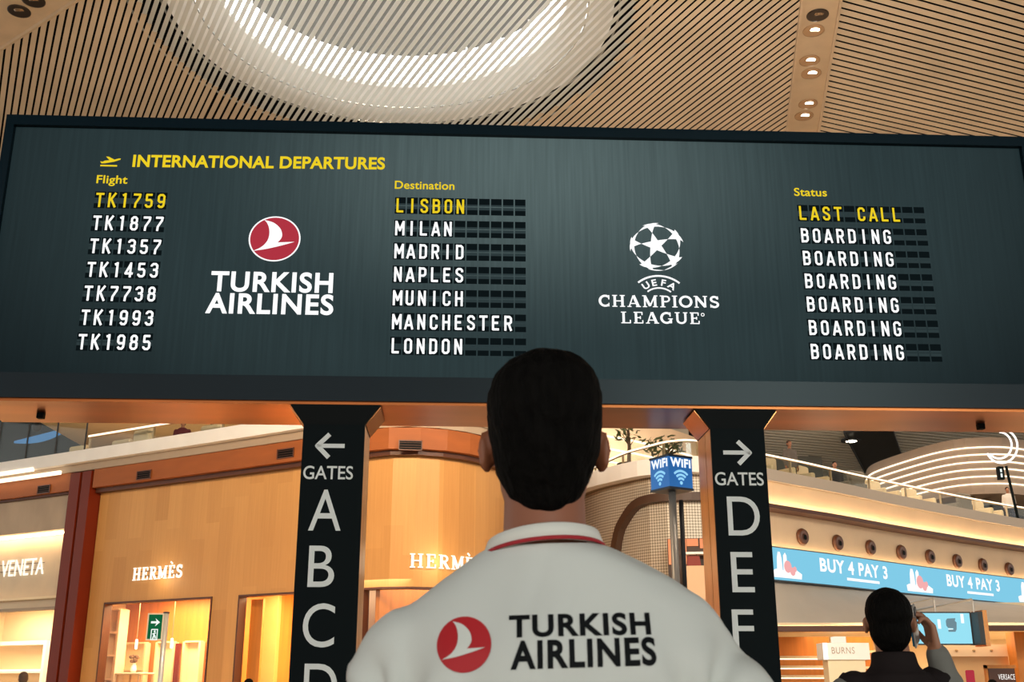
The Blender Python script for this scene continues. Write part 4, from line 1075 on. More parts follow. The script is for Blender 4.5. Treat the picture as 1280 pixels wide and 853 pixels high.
# stone shop at far left: lit niche frame
s0, s1 = W1.hit(-40, 810, -1.8)[0], W1.hit(58, 810, -1.8)[0]
o = bpy.data.objects.new('display_niche', None); COL.objects.link(o); o.matrix_world = W1.M((s0+s1)/2, -1.8, 0); tag(o, 'cream framed niche with a lit shelf in the far left shop window', 'shelf')
w = (s1-s0)/2
mb = MB(); mb.box((-w, .3, 0), (w, .34, 2.6)); mb.build('back_panel', mat('niche_sand', S(236, 204, 156), .6), o)
mb = MB(); mb.box((-w, 0, 2.5), (w, .3, 2.6)); mb.build('head_panel', M_white, o)
mb = MB(); mb.box((w-.1, 0, 0), (w, .3, 2.5)); mb.build('side_panel', M_white, o)
mb = MB(); mb.box((-w, .05, 1.78), (w-.1, .3, 1.83)); sh = mb.build('shelf', M_white, o)
mb = MB(); mb.box((-w, .24, 1.83), (w-.12, .28, 1.88)); mb.build('shelf_light', M_led, sh)
# mannequin display by the second oak window
s = W1.s_at(478, 780); M = W1.M(s, -1.4, 0); o = bpy.data.objects.new('window_poster', None); COL.objects.link(o); o.matrix_world = M; tag(o, 'lilac draped display panel in the window below the curved oak front', 'display panel')
mb = MB(); mb.box((-.6, 0, .35), (.6, .04, 3.1)); mb.build('panel', noisy(mat('lilac_print', S(176, 160, 176), .6), (2, 1, .6), .35, 3, 1.5), o)
mb = MB(); mb.box((-.62, -.02, .3), (.62, .06, .35)); mb.build('foot_rail', M_chrome, o)

# ================================================================== WIFI SIGN
D = 14.0
ctr = at(840, 612, D); k = .375; zb = at(840, 613.5, D).z; zt = at(840, 574, D).z
o = empty('wifi_sign', (ctr.x, D, 0)); tag(o, 'blue illuminated cube sign on a steel pole', 'wifi sign')
mb = MB(); mb.tube([(0, 0, .02), (0, 0, zb)], .048, 16); mb.build('pole', M_steel, o, True)
mb = MB(); mb.lathe([(.001, 0), (.3, 0), (.3, .015), (.07, .05), (.001, .05)], 24); mb.build('base', M_steel, o, True)
mb = MB(); mb.tube([(.11, .02, 2.2), (.11, .02, zb-.12)], .03, 10); mb.build('cable_duct', M_dark, o, True)
R = Matrix.Rotation(math.radians(31), 4, 'Z'); h = k/2
def wm(i): return R @ Matrix.Rotation(PI/2*i, 4, 'Z')
mb = MB(); mb.box((-h, -h, zb+.01), (h, h, zt), R); cube = mb.build('lamp_box', mat('wifi_blue', S(18, 96, 168), .35, emit=S(22, 110, 190), es=.55), o)
mb = MB(); mb.box((-h-.008, -h-.008, zb-.015), (h+.008, h+.008, zb+.012), R); mb.build('bottom_tray', mat('tray_navy', S(24, 48, 74), .4), cube)
mb = MB(); mb.box((-h-.008, -h-.008, zt-.012), (h+.008, h+.008, zt+.015), R); mb.build('top_tray', mat('tray_navy', S(24, 48, 74), .4), cube)
E_wifi = emis('wifi_white', (.92, .97, 1), 1.1); E_cy = emis('wifi_cyan', S(150, 214, 246), 1.0)
hh = zt-zb
for i in range(4):
    T = wm(i) @ Matrix.Translation((0, -h-.003, 0))
    mb = MB(); text(mb, 'WiFi', -h*.88, h*.88, zb+hh*.66, zb+hh*.94, T, .045, 1.12); mb.build('lettering', E_wifi, cube)
    mb = MB(); cz = zb+hh*.17
    vs, fs = disc(0, cz, .024, None, 16); place2d(mb, vs, fs, T)
    for r_ in (.062, .112, .165):
        vs, fs = strokes([(_arc(0, cz, r_*.92, r_*.92, 135, 45, 12), .03)]); place2d(mb, vs, fs, T)
    mb.build('signal_symbol', E_cy, cube)
# orange lit kiosk shelves behind it, against the metal mesh
o, M = wall_item('lit_kiosk', W2, 866, 695, .9, 'glowing orange shelved kiosk behind the steel pole', 'kiosk')
o.matrix_world = W2.M(W2.s_at(866, 695), .9, 0); zk = lambda y: at(866, y, 26.2).z
kw = 26.2/1400
mb = MB(); mb.box((-32*kw, .3, 0), (30*kw, .36, zk(671))); mb.build('back_panel', mat('kiosk_dark', S(60, 44, 36), .6), o)
E_or = emis('kiosk_glow', S(255, 158, 108), 1.0)
for x0, x1, y0, y1 in ((-31, -25, 672, 704), (-12, -8, 672, 704), (-7.5, 7, 672, 681), (9, 13, 672, 684), (14, 28, 672, 684)):
    mb = MB(); mb.box((x0*kw, .24, zk(y1)), (x1*kw, .3, zk(y0))); mb.build('light_panel', E_or, o)
mb = MB(); mb.box((-14*kw, 0, zk(693)), (28*kw, .3, zk(690))); mb.build('shelf', M_white, o)
mb = MB(); mb.box((-14*kw, -.1, 0), (28*kw, .3, zk(708))); mb.build('counter', mat('kiosk_sand', S(236, 190, 150), .6), o)
bg = empty('shopping_bag', W2.M(W2.s_at(866, 695), .9, 0) @ Vector((0, .1, zk(708)+.002))); tag(bg, 'dark red bag on the glowing orange kiosk counter', 'bag')
mb = MB(); mb.hexa([(-.16, -.08, 0), (.16, -.08, 0), (.16, .08, 0), (-.16, .08, 0)], [(-.14, -.03, .24), (.14, -.03, .24), (.14, .03, .24), (-.14, .03, .24)]); mb.build('bag_body', mat('bag_red', S(140, 52, 40), .6), bg)
mb = MB(); mb.tube([(-.08, 0, .24), (-.07, 0, .33), (.07, 0, .33), (.08, 0, .24)], .008, 6); mb.build('handle', M_browndark, bg)

# ================================================================== BALCONIES
def balustrade(wall, s0, s1, off, z0, h, pitch, label, rail_lit=True, rh=.035):
    p = wall.pos((s0+s1)/2, off, z0); o = empty('glass_balustrade', p); tag(o, label, 'balustrade')
    Mi = Matrix.Translation(-p)
    def fin(mb, name, m, par=o):
        for v in mb.bm.verts: v.co = v.co-p
        return mb.build(name, m, par)
    n = max(1, round((s1-s0)/pitch))
    for k in range(n):
        a, b = s0+(s1-s0)*k/n+.03, s0+(s1-s0)*(k+1)/n-.03
        mb = MB(); wall.band(mb, a, b, z0+.05, z0+h-.06, off, .016); fin(mb, 'glass_pane', M_glass)
    for k in range(n+1):
        s = s0+(s1-s0)*k/n
        mb = MB(); wall.band(mb, s-.025, s+.025, z0, z0+h-.03, off-.03, .05); fin(mb, 'post', M_chrome)
    mb = MB(); wall.band(mb, s0, s1, z0+h-.03, z0+h+rh, off+.01, .07); rl = fin(mb, 'handrail', M_chrome)
    mb = MB(); wall.band(mb, s0, s1, z0+h-.02, z0+h+rh-.01, off+.022, .01); fin(mb, 'rail_light', M_led, rl)
    return o
sb = W1.s_at(110, 560)
hr = W1.hit(165, 537, -1.0)[1]
balustrade(W1, W1.hit(110, 556, -1.0)[0], W1.hit(585, 556, -1.0)[0], -1.0, 6.9, hr-6.9, 2.6, 'glass balustrade with a glowing handrail above the copper header')
hr2 = (W2.hit(962, 568, -.8)[1]+W2.hit(1276, 636, -.8)[1])/2
balustrade(W2, W2.hit(742, 580, -.8)[0], W2.hit(1300, 640, -.8)[0], -.8, 6.79, hr2-6.79, 2.1, 'glass balustrade with a glowing handrail above the blue advertising banner')
# tall glass at the far left above the slab
o = empty('glass_screen', (0, 0, 0)); p0 = W1.pos(W1.hit(-60, 560, -1.0)[0], -1.0, 6.9); o.location = p0; tag(o, 'tall frameless glass screen on the slab at the far left', 'glass screen')
sa, sb_ = W1.hit(-60, 560, -1.0)[0], W1.hit(106, 560, -1.0)[0]; n = 4
for k in range(n):
    a, b = sa+(sb_-sa)*k/n+.02, sa+(sb_-sa)*(k+1)/n-.02
    mb = MB(); W1.band(mb, a, b, 6.9, 9.25, -1.0, .02)
    for v in mb.bm.verts: v.co -= p0
    mb.build('glass_pane', M_glass, o)
for k in range(n+1):
    s = sa+(sb_-sa)*k/n; mb = MB(); W1.band(mb, s-.015, s+.015, 6.9, 9.25, -.98, .03)
    for v in mb.bm.verts: v.co -= p0
    mb.build('joint_post', M_dark, o)
# glowing tube added behind it for the blue streak reflected in the glass
c = at(60, 550, 36); o = empty('blue_reflection_streak', (c.x, 36, c.z)); tag(o, 'long curved blue-white glow standing in for a reflection in the far left glass', 'light feature')
a = at(18, 553, 36)-c; b = at(88, 535, 36)-c
mb = MB(); P = [a.lerp(b, k/10)+Vector((0, 0, -.10*math.sin(PI*k/10))) for k in range(11)]; mb.tube(P, [.03+.10*math.sin(PI*(k+.3)/10.6) for k in range(11)], 12); mb.build('light_tube', emis('blue_streak_glow', S(96, 150, 200), .7), o, True)
mb = MB(); mb.tube([p+Vector((0, .1, .1)) for p in P], .06, 8); mb.build('housing', M_dark, o)
c2 = at(46, 534, 35); o = empty('ceiling_speaker', c2); tag(o, 'round dark speaker hanging before the blue reflected streak', 'speaker')
mb = MB(); mb.sphere((0, 0, 0), (.16, .14, .16)); mb.build('body', M_dark, o, True); mb = MB(); mb.tube([(0, 0, .15), (0, 0, 1.5)], .012, 6); mb.build('hanger', M_dark, o)
# lounge furniture on the left balcony
def seats(wall, zf, pxs, y, offs, where, lead, group, scale, ms):
    for i, (px, wd) in enumerate(zip(pxs, where)):
        off = offs[i % len(offs)]; sx = wall.hit(px, y, off)[0]; q = wall.pos(sx, off, zf+.001); d = wall.frame(sx)[1]
        chair(q, math.atan2(d.y, d.x)+(PI if i % 3 == 2 else 0)+random.uniform(-.15, .15), lead+wd, group, ms[i % len(ms)], scale)
where = ['at the left end of the upper lounge', 'just right of the first rail post', 'below the glowing rail end', 'right of the person in maroon', 'beyond the person in a pale shirt', 'closest to the left gate pillar top']
seats(W1, 6.9, (88, 140, 192, 250, 300, 350), 556, (-1.75, -1.8, -1.85), where, 'cream lounge chair ', 'cream lounge chairs on the left balcony', 1.0, [M_linen])
for px, D, lb in ((138, 31, 'dark low table by the first rail post of the upper lounge'), (296, 29.6, 'dark low table between cream chairs of the upper lounge')):
    q = W1.pos(W1.hit(px, 556, -3.2)[0], -3.2, 6.901); table('low_table', q, .8, .6, .62, lb, M_dark, M_dark)
# furniture on the right balcony
where = ['beside the right gate pillar', 'by the second rail post', 'before the dark ceiling strip', 'where the curved light lines begin', 'under the lowest light line', 'in front of the dark shop opening', 'left of the dark mast']
seats(W2, 6.79, (970, 1014, 1058, 1102, 1146, 1190, 1230), 600, (-1.6, -1.65, -1.7), where, 'tan lounge chair ', 'tan lounge chairs on the right balcony', 1.05, [M_linen, M_linen, M_greyfab])
for px, D, lb in ((985, 32, 'grey round-edged table at the left of the right balcony'), (1088, 34.5, 'grey table where the curved light lines begin'), (1170, 37.5, 'grey table before the dark shop opening')):
    q = W2.pos(W2.hit(px, 600, -3.0)[0], -3.0, 6.791); table('low_table', q, .9, .7, .8, lb, M_greyfab, M_dark)
# potted trees on the right balcony
def tree(px, py_pot_top, py_top, D, label, spread_=.5, n=150, zf=6.791):
    q = at(px, py_pot_top, D); zt_ = at(px, py_top, D).z
    o = empty('potted_tree', (q.x, D, zf)); tag(o, label, 'tree')
    hp = q.z-zf
    mb = MB(); mb.lathe([(.001, 0), (.24, 0), (.34, hp), (.30, hp), (.28, hp-.05), (.001, hp-.06)], 20); mb.build('pot', mat('pot_grey', S(70, 68, 64), .6), o, True)
    top = zt_-zf
    mb = MB(); mb.tube([(0, 0, hp-.1), (.03, 0, hp+(top-hp)*.5), (0, .02, top)], [.06, .05, .03], 8)
    for k in range(9):
        a = random.uniform(0, 2*PI); z = hp+(top-hp)*random.uniform(.45, 1); mb.tube([(.02, 0, z), (spread_*.8*math.cos(a), spread_*.8*math.sin(a), z+.3)], [.02, .008], 5)
    mb.build('trunk', M_trunk, o)
    mb = MB()
    for k in range(n):
        a = random.uniform(0, 2*PI); r_ = spread_*random.random()**.5; z = hp+(top-hp)*random.uniform(.5, 1.15)+.2
        c = Vector((r_*math.cos(a), r_*math.sin(a), z)); u = Vector((random.uniform(-1, 1), random.uniform(-1, 1), random.uniform(-1, 1))).normalized(); w = u.orthogonal().normalized()
        L_ = random.uniform(.09, .15); mb.face([c-u*L_, c+w*L_*.4, c+u*L_, c-w*L_*.4])
    mb.build('foliage', M_leaf, o)
tree(786, 580, 538, 31.0, 'slim potted tree in a grey pot on the balcony right of the head', .34, 60)
tree(830, 590, 562, 30.5, 'bushy potted shrub on the balcony behind the blue cube sign', .6, 110)
# round brown nozzles over the banner
nz_px = [(1001.5, 671.5), (1045.5, 679), (1086.5, 685), (1125, 691), (1161, 696.5), (1195, 702), (1227, 707), (1260, 712)]
order = ['first', 'second', 'third', 'fourth', 'fifth', 'sixth', 'seventh', 'eighth']
for (px, py), od in zip(nz_px, order):
    s, z = W2.hit(px, py, -.24); M = W2.M(s, -.24, z); o = bpy.data.objects.new('air_nozzle', None); COL.objects.link(o); o.matrix_world = M
    tag(o, f'round brown jet nozzle over the banner, {od} from the right gate pillar', 'air nozzle', 'brown jet nozzles over the blue banner')
    Rx = Matrix.Rotation(PI/2, 4, 'X')
    mb = MB(); mb.lathe([(.13, 0), (.215, 0), (.225, .05), (.19, .11), (.14, .10)], 24, (0, 0, 0), Rx); mb.build('collar', mat('nozzle_brown', S(104, 62, 40), .4), o, True)
    mb = MB(); mb.sphere((0, -.03, 0), (.15, .09, .15)); eye = mb.build('eyeball', mat('nozzle_brown_dark', S(70, 38, 24), .4), o, True)
    mb = MB(); mb.lathe([(.001, .115), (.06, .115), (.07, .12), (.001, .125)], 16, (0.02, -.002, -.02), Rx); mb.build('outlet', M_blackmatte, eye)
# blue banner
s0, s1 = rM+.1, rE-.1
pz = W2.pos(s0, 0, 4.0); o = empty('advertising_banner', pz); tag(o, 'long curved blue banner screen reading BUY 4 PAY 3', 'banner')
def fin(mb, name, m, par):
    for v in mb.bm.verts: v.co = v.co-pz
    return mb.build(name, m, par)
zB0, zB1 = 4.03, 4.84
mb = MB(); W2.band(mb, s0, s1, zB0-.04, zB1+.03, -.02, .12); fin(mb, 'frame', M_dark, o)
mb = MB(); W2.band(mb, s0, s1, zB0, zB1, 0.0, .02); sc_ = fin(mb, 'screen', emis('banner_blue', S(130, 204, 232), 1.0), o)
E_pink = emis('banner_pink', S(246, 176, 176), 1.0); E_bw = emis('banner_white', (1, .97, .96), 1.1)
def on_wall(draw, name, m, off):
    mb = MB(); draw(mb)
    bmesh.ops.triangulate(mb.bm, faces=mb.bm.faces[:])
    for v in mb.bm.verts: v.co = W2.pos(v.co.x, off, v.co.z)
    return fin(mb, name, m, sc_)
I_ = Matrix.Identity(4); H = zB1-zB0
for g_, (xa, xb) in enumerate(((1025, 1110), (1181.5, 1248.5))):
    sa, sb2 = W2.s_at(xa, 712), W2.s_at(xb, 728)
    on_wall(lambda mb: text(mb, 'BUY 4 PAY 3', sa, sb2, zB0+H*.40, zB0+H*.84, I_, .030, 1.1), 'slogan_lettering', E_bw, .008)
    on_wall(lambda mb: mb.face([(sa+.36*(sb2-sa), 0, zB0+H*.20), (sa+.86*(sb2-sa), 0, zB0+H*.20), (sa+.86*(sb2-sa), 0, zB0+H*.29), (sa+.36*(sb2-sa), 0, zB0+H*.29)]), 'small_print_bar', E_bw, .008)
for g_, (xa, xb) in enumerate(((966, 1003), (1131, 1165), (1268, 1302))):
    sa, sb2 = W2.s_at(xa, 712), W2.s_at(xb, 728); k = sb2-sa
    def prod(mb):
        def P(pts):
            vs, fs = tri_poly([(sa+x*k, zB0+.06+z*H) for x, z in pts]); place2d(mb, vs, fs, I_)
        P([(.02, 0), (.98, 0), (1.0, .16), (.78, .30), (.5, .22), (.1, .26), (0, .2)]); P([(.14, .2), (.34, .2), (.32, .62), (.28, .80), (.20, .80), (.16, .62)]); P([(.36, .2), (.5, .2), (.5, .7), (.45, .8), (.38, .7)])
    on_wall(prod, 'product_picture', E_bw, .008)
    def prod2(mb):
        for x, z, r_ in ((.52, .36, .13), (.68, .22, .09), (.76, .3, .06)):
            vs, fs = disc(sa+x*k, zB0+.06+z*H, r_*k, r_*k, 18); place2d(mb, vs, fs, I_)
    on_wall(prod2, 'product_picture', E_pink, .011)
# hanging shop screen
D = 26.3
p = [at(1141, 768, D), at(1214, 764, D-.2), at(1217, 804, D-.2), at(1144, 806, D)]
c = (p[0]+p[2])/2; o = empty('hanging_screen', (c.x, D-.1, c.z)); tag(o, 'pale cyan television hanging under the banner right of the phone', 'television')
hw, hh = (p[1].x-p[0].x)/2, (p[0].z-p[3].z)/2
mb = MB(); mb.box((-hw-.03, 0, -hh-.03), (hw+.03, .10, hh+.03)); mb.build('housing', M_dark, o)
mb = MB(); mb.box((-hw, -.008, -hh), (hw, -.001, hh)); sc2 = mb.build('screen', emis('tv_cyan', S(150, 222, 240), 1.05), o)
T = Matrix.Translation((0, -.012, 0)); kx = hw*2/73
def X(px): return -hw+(px-1141)*kx
def Zt(py): return hh-(py-766)*(2*hh/39)
mb = MB(); vs, fs = tri_poly([(X(a), Zt(b)) for a, b in ((1182, 776), (1184, 773), (1195, 772.5), (1194, 776), (1196, 778), (1195, 787), (1193, 790), (1184, 790), (1184, 787.5), (1191, 787), (1191, 785.5), (1184, 785), (1182, 782))]); place2d(mb, vs, fs, T); mb.build('grey_mark', emis('tv_grey', S(112, 140, 150), 1.0), sc2)
mb = MB()
for a, b_, c_, d in ((1202, 767, 1206, 779), (1171, 774, 1175, 786), (1184, 786, 1190, 787)): mb.face([T @ Vector((X(a), 0, Zt(d))), T @ Vector((X(b_ if False else c_), 0, Zt(d))), T @ Vector((X(c_), 0, Zt(b_))), T @ Vector((X(a), 0, Zt(b_)))])
mb.build('white_mark', emis('exit_white2', (.95, 1, 1), 1.1), sc2)
zc_ = at(1171, 756, D).z-c.z
def hanger(o, x, y, z0, rise):
    zt_ = o.location.z+z0+rise; Ds = 27.4+(zt_-2.76)/1.26*7.0
    mb = MB(); mb.tube([(x, y, z0-.02), (x, y, z0+rise-.05), (x, y+.05, z0+rise), (x, Ds-o.location.y, z0+rise)], .025, 8); mb.build('hanger', M_steel, o)
hanger(o, X(1171), .05, hh, .35)
p1 = at(1224, 765, 25.8); p2 = at(1228, 806, 25.8); o = empty('hanging_screen', (p1.x, 25.8, (p1.z+p2.z)/2)); tag(o, 'dark screen seen edge-on beside the pale cyan television', 'television')
h2 = (p1.z-p2.z)/2
mb = MB(); mb.box((-.05, -.02, -h2), (.06, .6, h2)); mb.build('housing', M_dark, o)
mb = MB(); mb.box((.06, -.02, -h2*1.1), (.16, .6, h2*1.1)); mb.build('screen_back', M_bronze, o)
hanger(o, .0, .3, h2, .30)
# duty-free furniture
def boxunit(name, pa, pb, D, dep, m, label, cat, z0=0.0):
    a = at(pa[0], pa[1], D); b = at(pb[0], pb[1], D); o = empty(name, ((a.x+b.x)/2, D, z0)); tag(o, label, cat)
    return o, (b.x-a.x)/2, a.z-z0, b.z-z0
o, w, h1, h0 = boxunit('brand_counter', (1028, 804), (1088, 825), 24.0, .5, M_white, 'white counter sign with grey capitals left of the man on the phone', 'counter sign')
mb = MB(); mb.box((-w, 0, h0), (w, .5, h1)); cs = mb.build('sign_board', M_white, o)
mb = MB(); mb.box((-w, -.02, h0), (-w+.09, 0, h1)); mb.build('lit_edge', emis('edge_glow', (1, .9, .8), 1.6), cs)
mb = MB(); serif_text(mb, 'BURNS', -w+.30, -w+.30+27*24/1395, h0+.1, h0+.22, Matrix.Translation((0, -.004, 0))) if False else text(mb, 'BURNS', -w+.18, -w+.66, h0+.12, h0+.25, Matrix.Translation((0, -.004, 0)), 0, 1.1); mb.build('lettering', mat('letter_greige', S(176, 156, 136), .6), cs)
mb = MB(); mb.box((-w*.8, .05, 0), (w*.8, .45, h0)); mb.build('plinth', M_cream, o)
o, w, h1, h0 = boxunit('shelf_wall', (968, 796), (1044, 853), 31.0, .4, M_orangewood, 'amber wooden shelf wall with lit cream shelves under the banner', 'shelf')
mb = MB(); mb.box((-w, .3, 0), (w, .36, h1)); mb.build('back_panel', M_orangewood, o)
for y in (822, 834, 846):
    z = at(1000, y, 31.0).z; mb = MB(); mb.box((-w, -.1, z-.03), (w, .3, z+.03)); sh = mb.build('shelf', M_cream, o)
    mb = MB(); mb.box((-w, .1, z-.06), (w, .16, z-.032)); mb.build('shelf_light', M_led, sh)
o, w, h1, h0 = boxunit('light_column', (1043, 796), (1062, 853), 31.5, .4, M_white, 'bright cream column between amber shelves under the banner', 'column')
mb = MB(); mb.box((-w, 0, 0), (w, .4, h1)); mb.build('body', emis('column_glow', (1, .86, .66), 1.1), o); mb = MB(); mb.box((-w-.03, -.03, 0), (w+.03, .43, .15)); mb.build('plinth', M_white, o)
o, w, h1, h0 = boxunit('shelf_wall', (1062, 796), (1100, 853), 31.0, .4, M_orangewood, 'amber shelf wall right of the bright column', 'shelf')
mb = MB(); mb.box((-w, .3, 0), (w, .36, h1)); mb.build('back_panel', M_orangewood, o)
for y in (815, 835): z = at(1000, y, 31.0).z; mb = MB(); mb.box((-w, -.1, z-.03), (w, .3, z+.03)); mb.build('shelf', M_cream, o)
# cream bulkhead, amber pier and dark shop sign at the right edge
o, w, h1, h0 = boxunit('shop_bulkhead', (1180, 806), (1262, 821), 29.5, .5, M_cream, 'bright cream bulkhead below the hanging television', 'bulkhead')
mb = MB(); mb.box((-w, 0, h0), (w, .6, h1)); mb.build('body', mat('bulkhead_cream', S(244, 224, 196), .5), o)
mb = MB(); mb.box((-w, .1, 0), (w, .5, h0)); mb.build('wall_panel', mat('panel_sand', S(216, 176, 126), .6), o)
for k in range(4): mb = MB(); mb.sphere((-w+.3+.45*k, -.01, (h0+h1)/2), (.04, .02, .04)); mb.build('spot_lamp', M_chrome, o)
o, w, h1, h0 = boxunit('amber_pier', (1267, 790), (1301, 853), 28.9, .5, M_orangewood, 'amber wooden pier at the right edge under the banner', 'pier')
mb = MB(); mb.box((-w, 0, 0), (w, .5, h1)); mb.build('body', M_orangewood, o); mb = MB(); mb.box((-w-.02, -.02, 0), (w+.02, .52, .12)); mb.build('plinth', M_browndark, o)
o, w, h1, h0 = boxunit('shop_sign', (1235, 836), (1270, 851), 27.5, .2, M_dark, 'dark shop sign with white capitals at the lower right edge', 'shop sign')
mb = MB(); mb.box((-w, 0, h0-.3), (w, .12, h1)); bd = mb.build('sign_board', M_browndark, o)
mb = MB(); text(mb, 'VERSACE', -w*.3, w*.95, h0+.02, h0+.14, Matrix.Translation((0, -.004, 0)), .0, 1.15); mb.build('letters', emis('sign_white', (1, .96, .9), 1.2), bd)
mb = MB(); mb.box((-w-.05, .02, 0), (-w, .14, h1+.08)); mb.box((-w-.05, .02, h1), (w+.05, .14, h1+.08)); mb.build('surround', M_orangewood, o)
o, w, h1, h0 = boxunit('red_display', (1211, 838), (1220, 853), 25.5, .3, M_dark, 'bright red display stand at the lower right behind the phone man', 'display stand')
mb = MB(); mb.rbox((-w, 0, .1), (w, .25, h1), .04); mb.build('body', mat('display_red', (.85, .15, .03), .7, spec=.1), o); mb = MB(); mb.rbox((-w-.05, -.05, 0), (w+.05, .3, .1), .03); mb.build('base', M_dark, o)
# glowing ring pendant and dark mast at the upper right
for k, (cx, cy, r_, sx, a0, a1, D) in enumerate(((1249, 557, 16.5, .82, -140, 88, 40.0), (1252, 558, 21, .82, -155, 78, 40.2))):
    P = []
    for i in range(25):
        a = math.radians(a0+(a1-a0)*i/24); P.append(at(cx+r_*sx*math.cos(a)*1.15, cy-r_*math.sin(a), D))
    c = P[12].copy(); o = empty('ring_light', c); tag(o, ['inner thin white crescent light hanging over the right balcony', 'outer thin white crescent light hanging over the right balcony'][k], 'pendant light', 'crescent lights over the right balcony')
    mb = MB(); mb.tube([q-c for q in P], .038, 8); mb.build('light_tube', emis('ring_glow', (1, .93, .84), 1.6), o, True)
    mb = MB(); mb.tube([P[-1]-c, Vector((P[-1].x, P[-1].y, PZ+.01))-c], .012, 5); mb.build('cable', M_steel, o)
D = 38.0
t_ = at(1254, 583, D); o = empty('sign_mast', (t_.x+.1, D, 6.791)); tag(o, 'dark mast with a black screen box on the right balcony', 'mast')
mb = MB(); mb.tube([(.18, 0, 0), (0, 0, t_.z-6.79)], .05, 8); mb.build('pole', M_black, o)
mb = MB(); a = at(1246, 584, D); b = at(1255, 600, D); mb.box((a.x-t_.x-.1, -.1, b.z-6.791), (b.x-t_.x-.1, .1, a.z-6.791)); bx2 = mb.build('screen_box', M_black, o)
mb = MB()
for f0, f1 in ((.15, .45), (.55, .8)):
    mb.box((a.x-t_.x-.05, -.115, b.z-6.791+f0*(a.z-b.z)), (b.x-t_.x-.18, -.105, b.z-6.791+f1*(a.z-b.z)))
mb.build('lit_symbol', emis('mast_white', (.9, 1, .95), 1.0), bx2)
mb = MB(); mb.lathe([(.001, 0), (.25, 0), (.25, .03), (.001, .05)], 16); mb.build('base', M_black, o)

# ================================================================== PEOPLE
M_skin = noisy(mat('skin', S(150, 88, 58), .5), (1, 1, 1), .06, 3, 8)
M_skin2 = mat('skin_tan', S(160, 108, 80), .5)
def remeshed(mb, voxel, smooth_it=6, fac=.5):
    bmesh.ops.recalc_face_normals(mb.bm, faces=mb.bm.faces[:])
    me = bpy.data.meshes.new('shape'); mb.bm.to_mesh(me); mb.bm.free()
    o = bpy.data.objects.new('shape', me); COL.objects.link(o)
    r = o.modifiers.new('r', 'REMESH'); r.mode = 'VOXEL'; r.voxel_size = voxel
    if smooth_it:
        s = o.modifiers.new('s', 'SMOOTH'); s.factor = fac; s.iterations = smooth_it
    dg = bpy.context.evaluated_depsgraph_get(); out = bpy.data.meshes.new_from_object(o.evaluated_get(dg))
    bpy.data.objects.remove(o); bpy.data.meshes.remove(me)
    return out
def hand(mb, W, d, n, thumb, curl=.35, s=1.0, spread=.10):
    """W wrist, d fingers' direction, n palm normal (the way fingers curl), thumb = side sign"""
    d = Vector(d).normalized(); n = Vector(n); n = (n-d*n.dot(d)).normalized(); t = d.cross(n).normalized()*thumb; W = Vector(W)
    for k in range(4):
        o = (1.5-k)*.021*s; L = (.088, .092, .088, .080)[k]*s
        kn = W+d*L+t*o; mb.capsule(W+t*o*.6+d*.01*s, .017*s, kn, .0125*s, 8)
        seg = ((.042, .026, .021), (.047, .030, .023), (.043, .028, .022), (.034, .021, .019))[k]
        ang = curl*(1+.12*k); p = kn; a = ang*.7
        for j, q in enumerate(seg):
            dr = (d*math.cos(a)+n*math.sin(a)+t*spread*(1.5-k)*.5).normalized(); e = p+dr*q*s
            mb.capsule(p, (.0100, .0092, .0085)[j]*s, e, (.0094, .0086, .0075)[j]*s, 8); p = e; a += ang*1.1
    b = W+d*.022*s+t*.024*s
    p1 = b+(d*.6+t*.7+n*.25).normalized()*.044*s; p2 = p1+(d*.85+t*.35+n*.35).normalized()*.032*s; p3 = p2+(d*.95+n*.35).normalized()*.026*s
    mb.capsule(b, .017*s, p1, .0125*s, 8); mb.capsule(p1, .0118*s, p2, .010*s, 8); mb.capsule(p2, .0098*s, p3, .0082*s, 8)
def head(mb, c, s=1.0, M=None):
    """face towards +y, c = centre of the skull; includes face, nose, lips, ears"""
    M = M or Matrix.Identity(3); c = Vector(c)
    f = lambda x, y, z: c+M @ Vector((x*s, y*s, z*s))
    mb.sphere(f(0, -.012, .035), (.076*s, .094*s, .088*s), M, 20, 14)
    mb.sphere(f(0, .018, -.02), (.064*s, .074*s, .095*s), M, 18, 12)
    mb.sphere(f(0, .030, -.075), (.045*s, .052*s, .042*s), M, 14, 10)
    mb.sphere(f(0, .068, .045), (.052*s, .022*s, .03*s), M, 12, 8)
    mb.capsule(f(0, .088, .03), .009*s, f(0, .108, -.012), .014*s, 10)
    for sx in (-1, 1):
        mb.sphere(f(sx*.010, .100, -.016), (.010*s, .010*s, .008*s), M, 8, 6)
        mb.sphere(f(sx*.038, .066, .005), (.024*s, .022*s, .02*s), M, 10, 8)
        mb.sphere(f(sx*.031, .080, .026), (.014*s, .010*s, .009*s), M, 10, 6)
        R = M @ Matrix.Rotation(sx*math.radians(28), 3, 'Z') @ Matrix.Rotation(math.radians(-10), 3, 'X')
        mb.sphere(f(sx*.080, -.012, .0), (.008*s, .021*s, .031*s), R, 12, 10)
        mb.sphere(f(sx*.086, -.020, .008), (.006*s, .012*s, .024*s), R, 10, 8)
    mb.sphere(f(0, .083, -.048), (.022*s, .010*s, .006*s), M, 10, 6); mb.sphere(f(0, .081, -.060), (.019*s, .010*s, .006*s), M, 10, 6)
def shoes(root, feet, yaw, m):
    for fx, fy in feet:
        R = Matrix.Rotation(yaw, 3, 'Z'); mb = MB()
        mb.sphere((fx, fy, .045), (.045, .06, .045), R); mb.sphere(Vector((fx, fy, .04))+R @ Vector((0, .09, 0)), (.048, .11, .04), R); mb.box((fx-.045, fy-.05, 0.001), (fx+.045, fy+.17, .022))
        me = remeshed(mb, .01, 4); link('shoe', me, m, root, True)
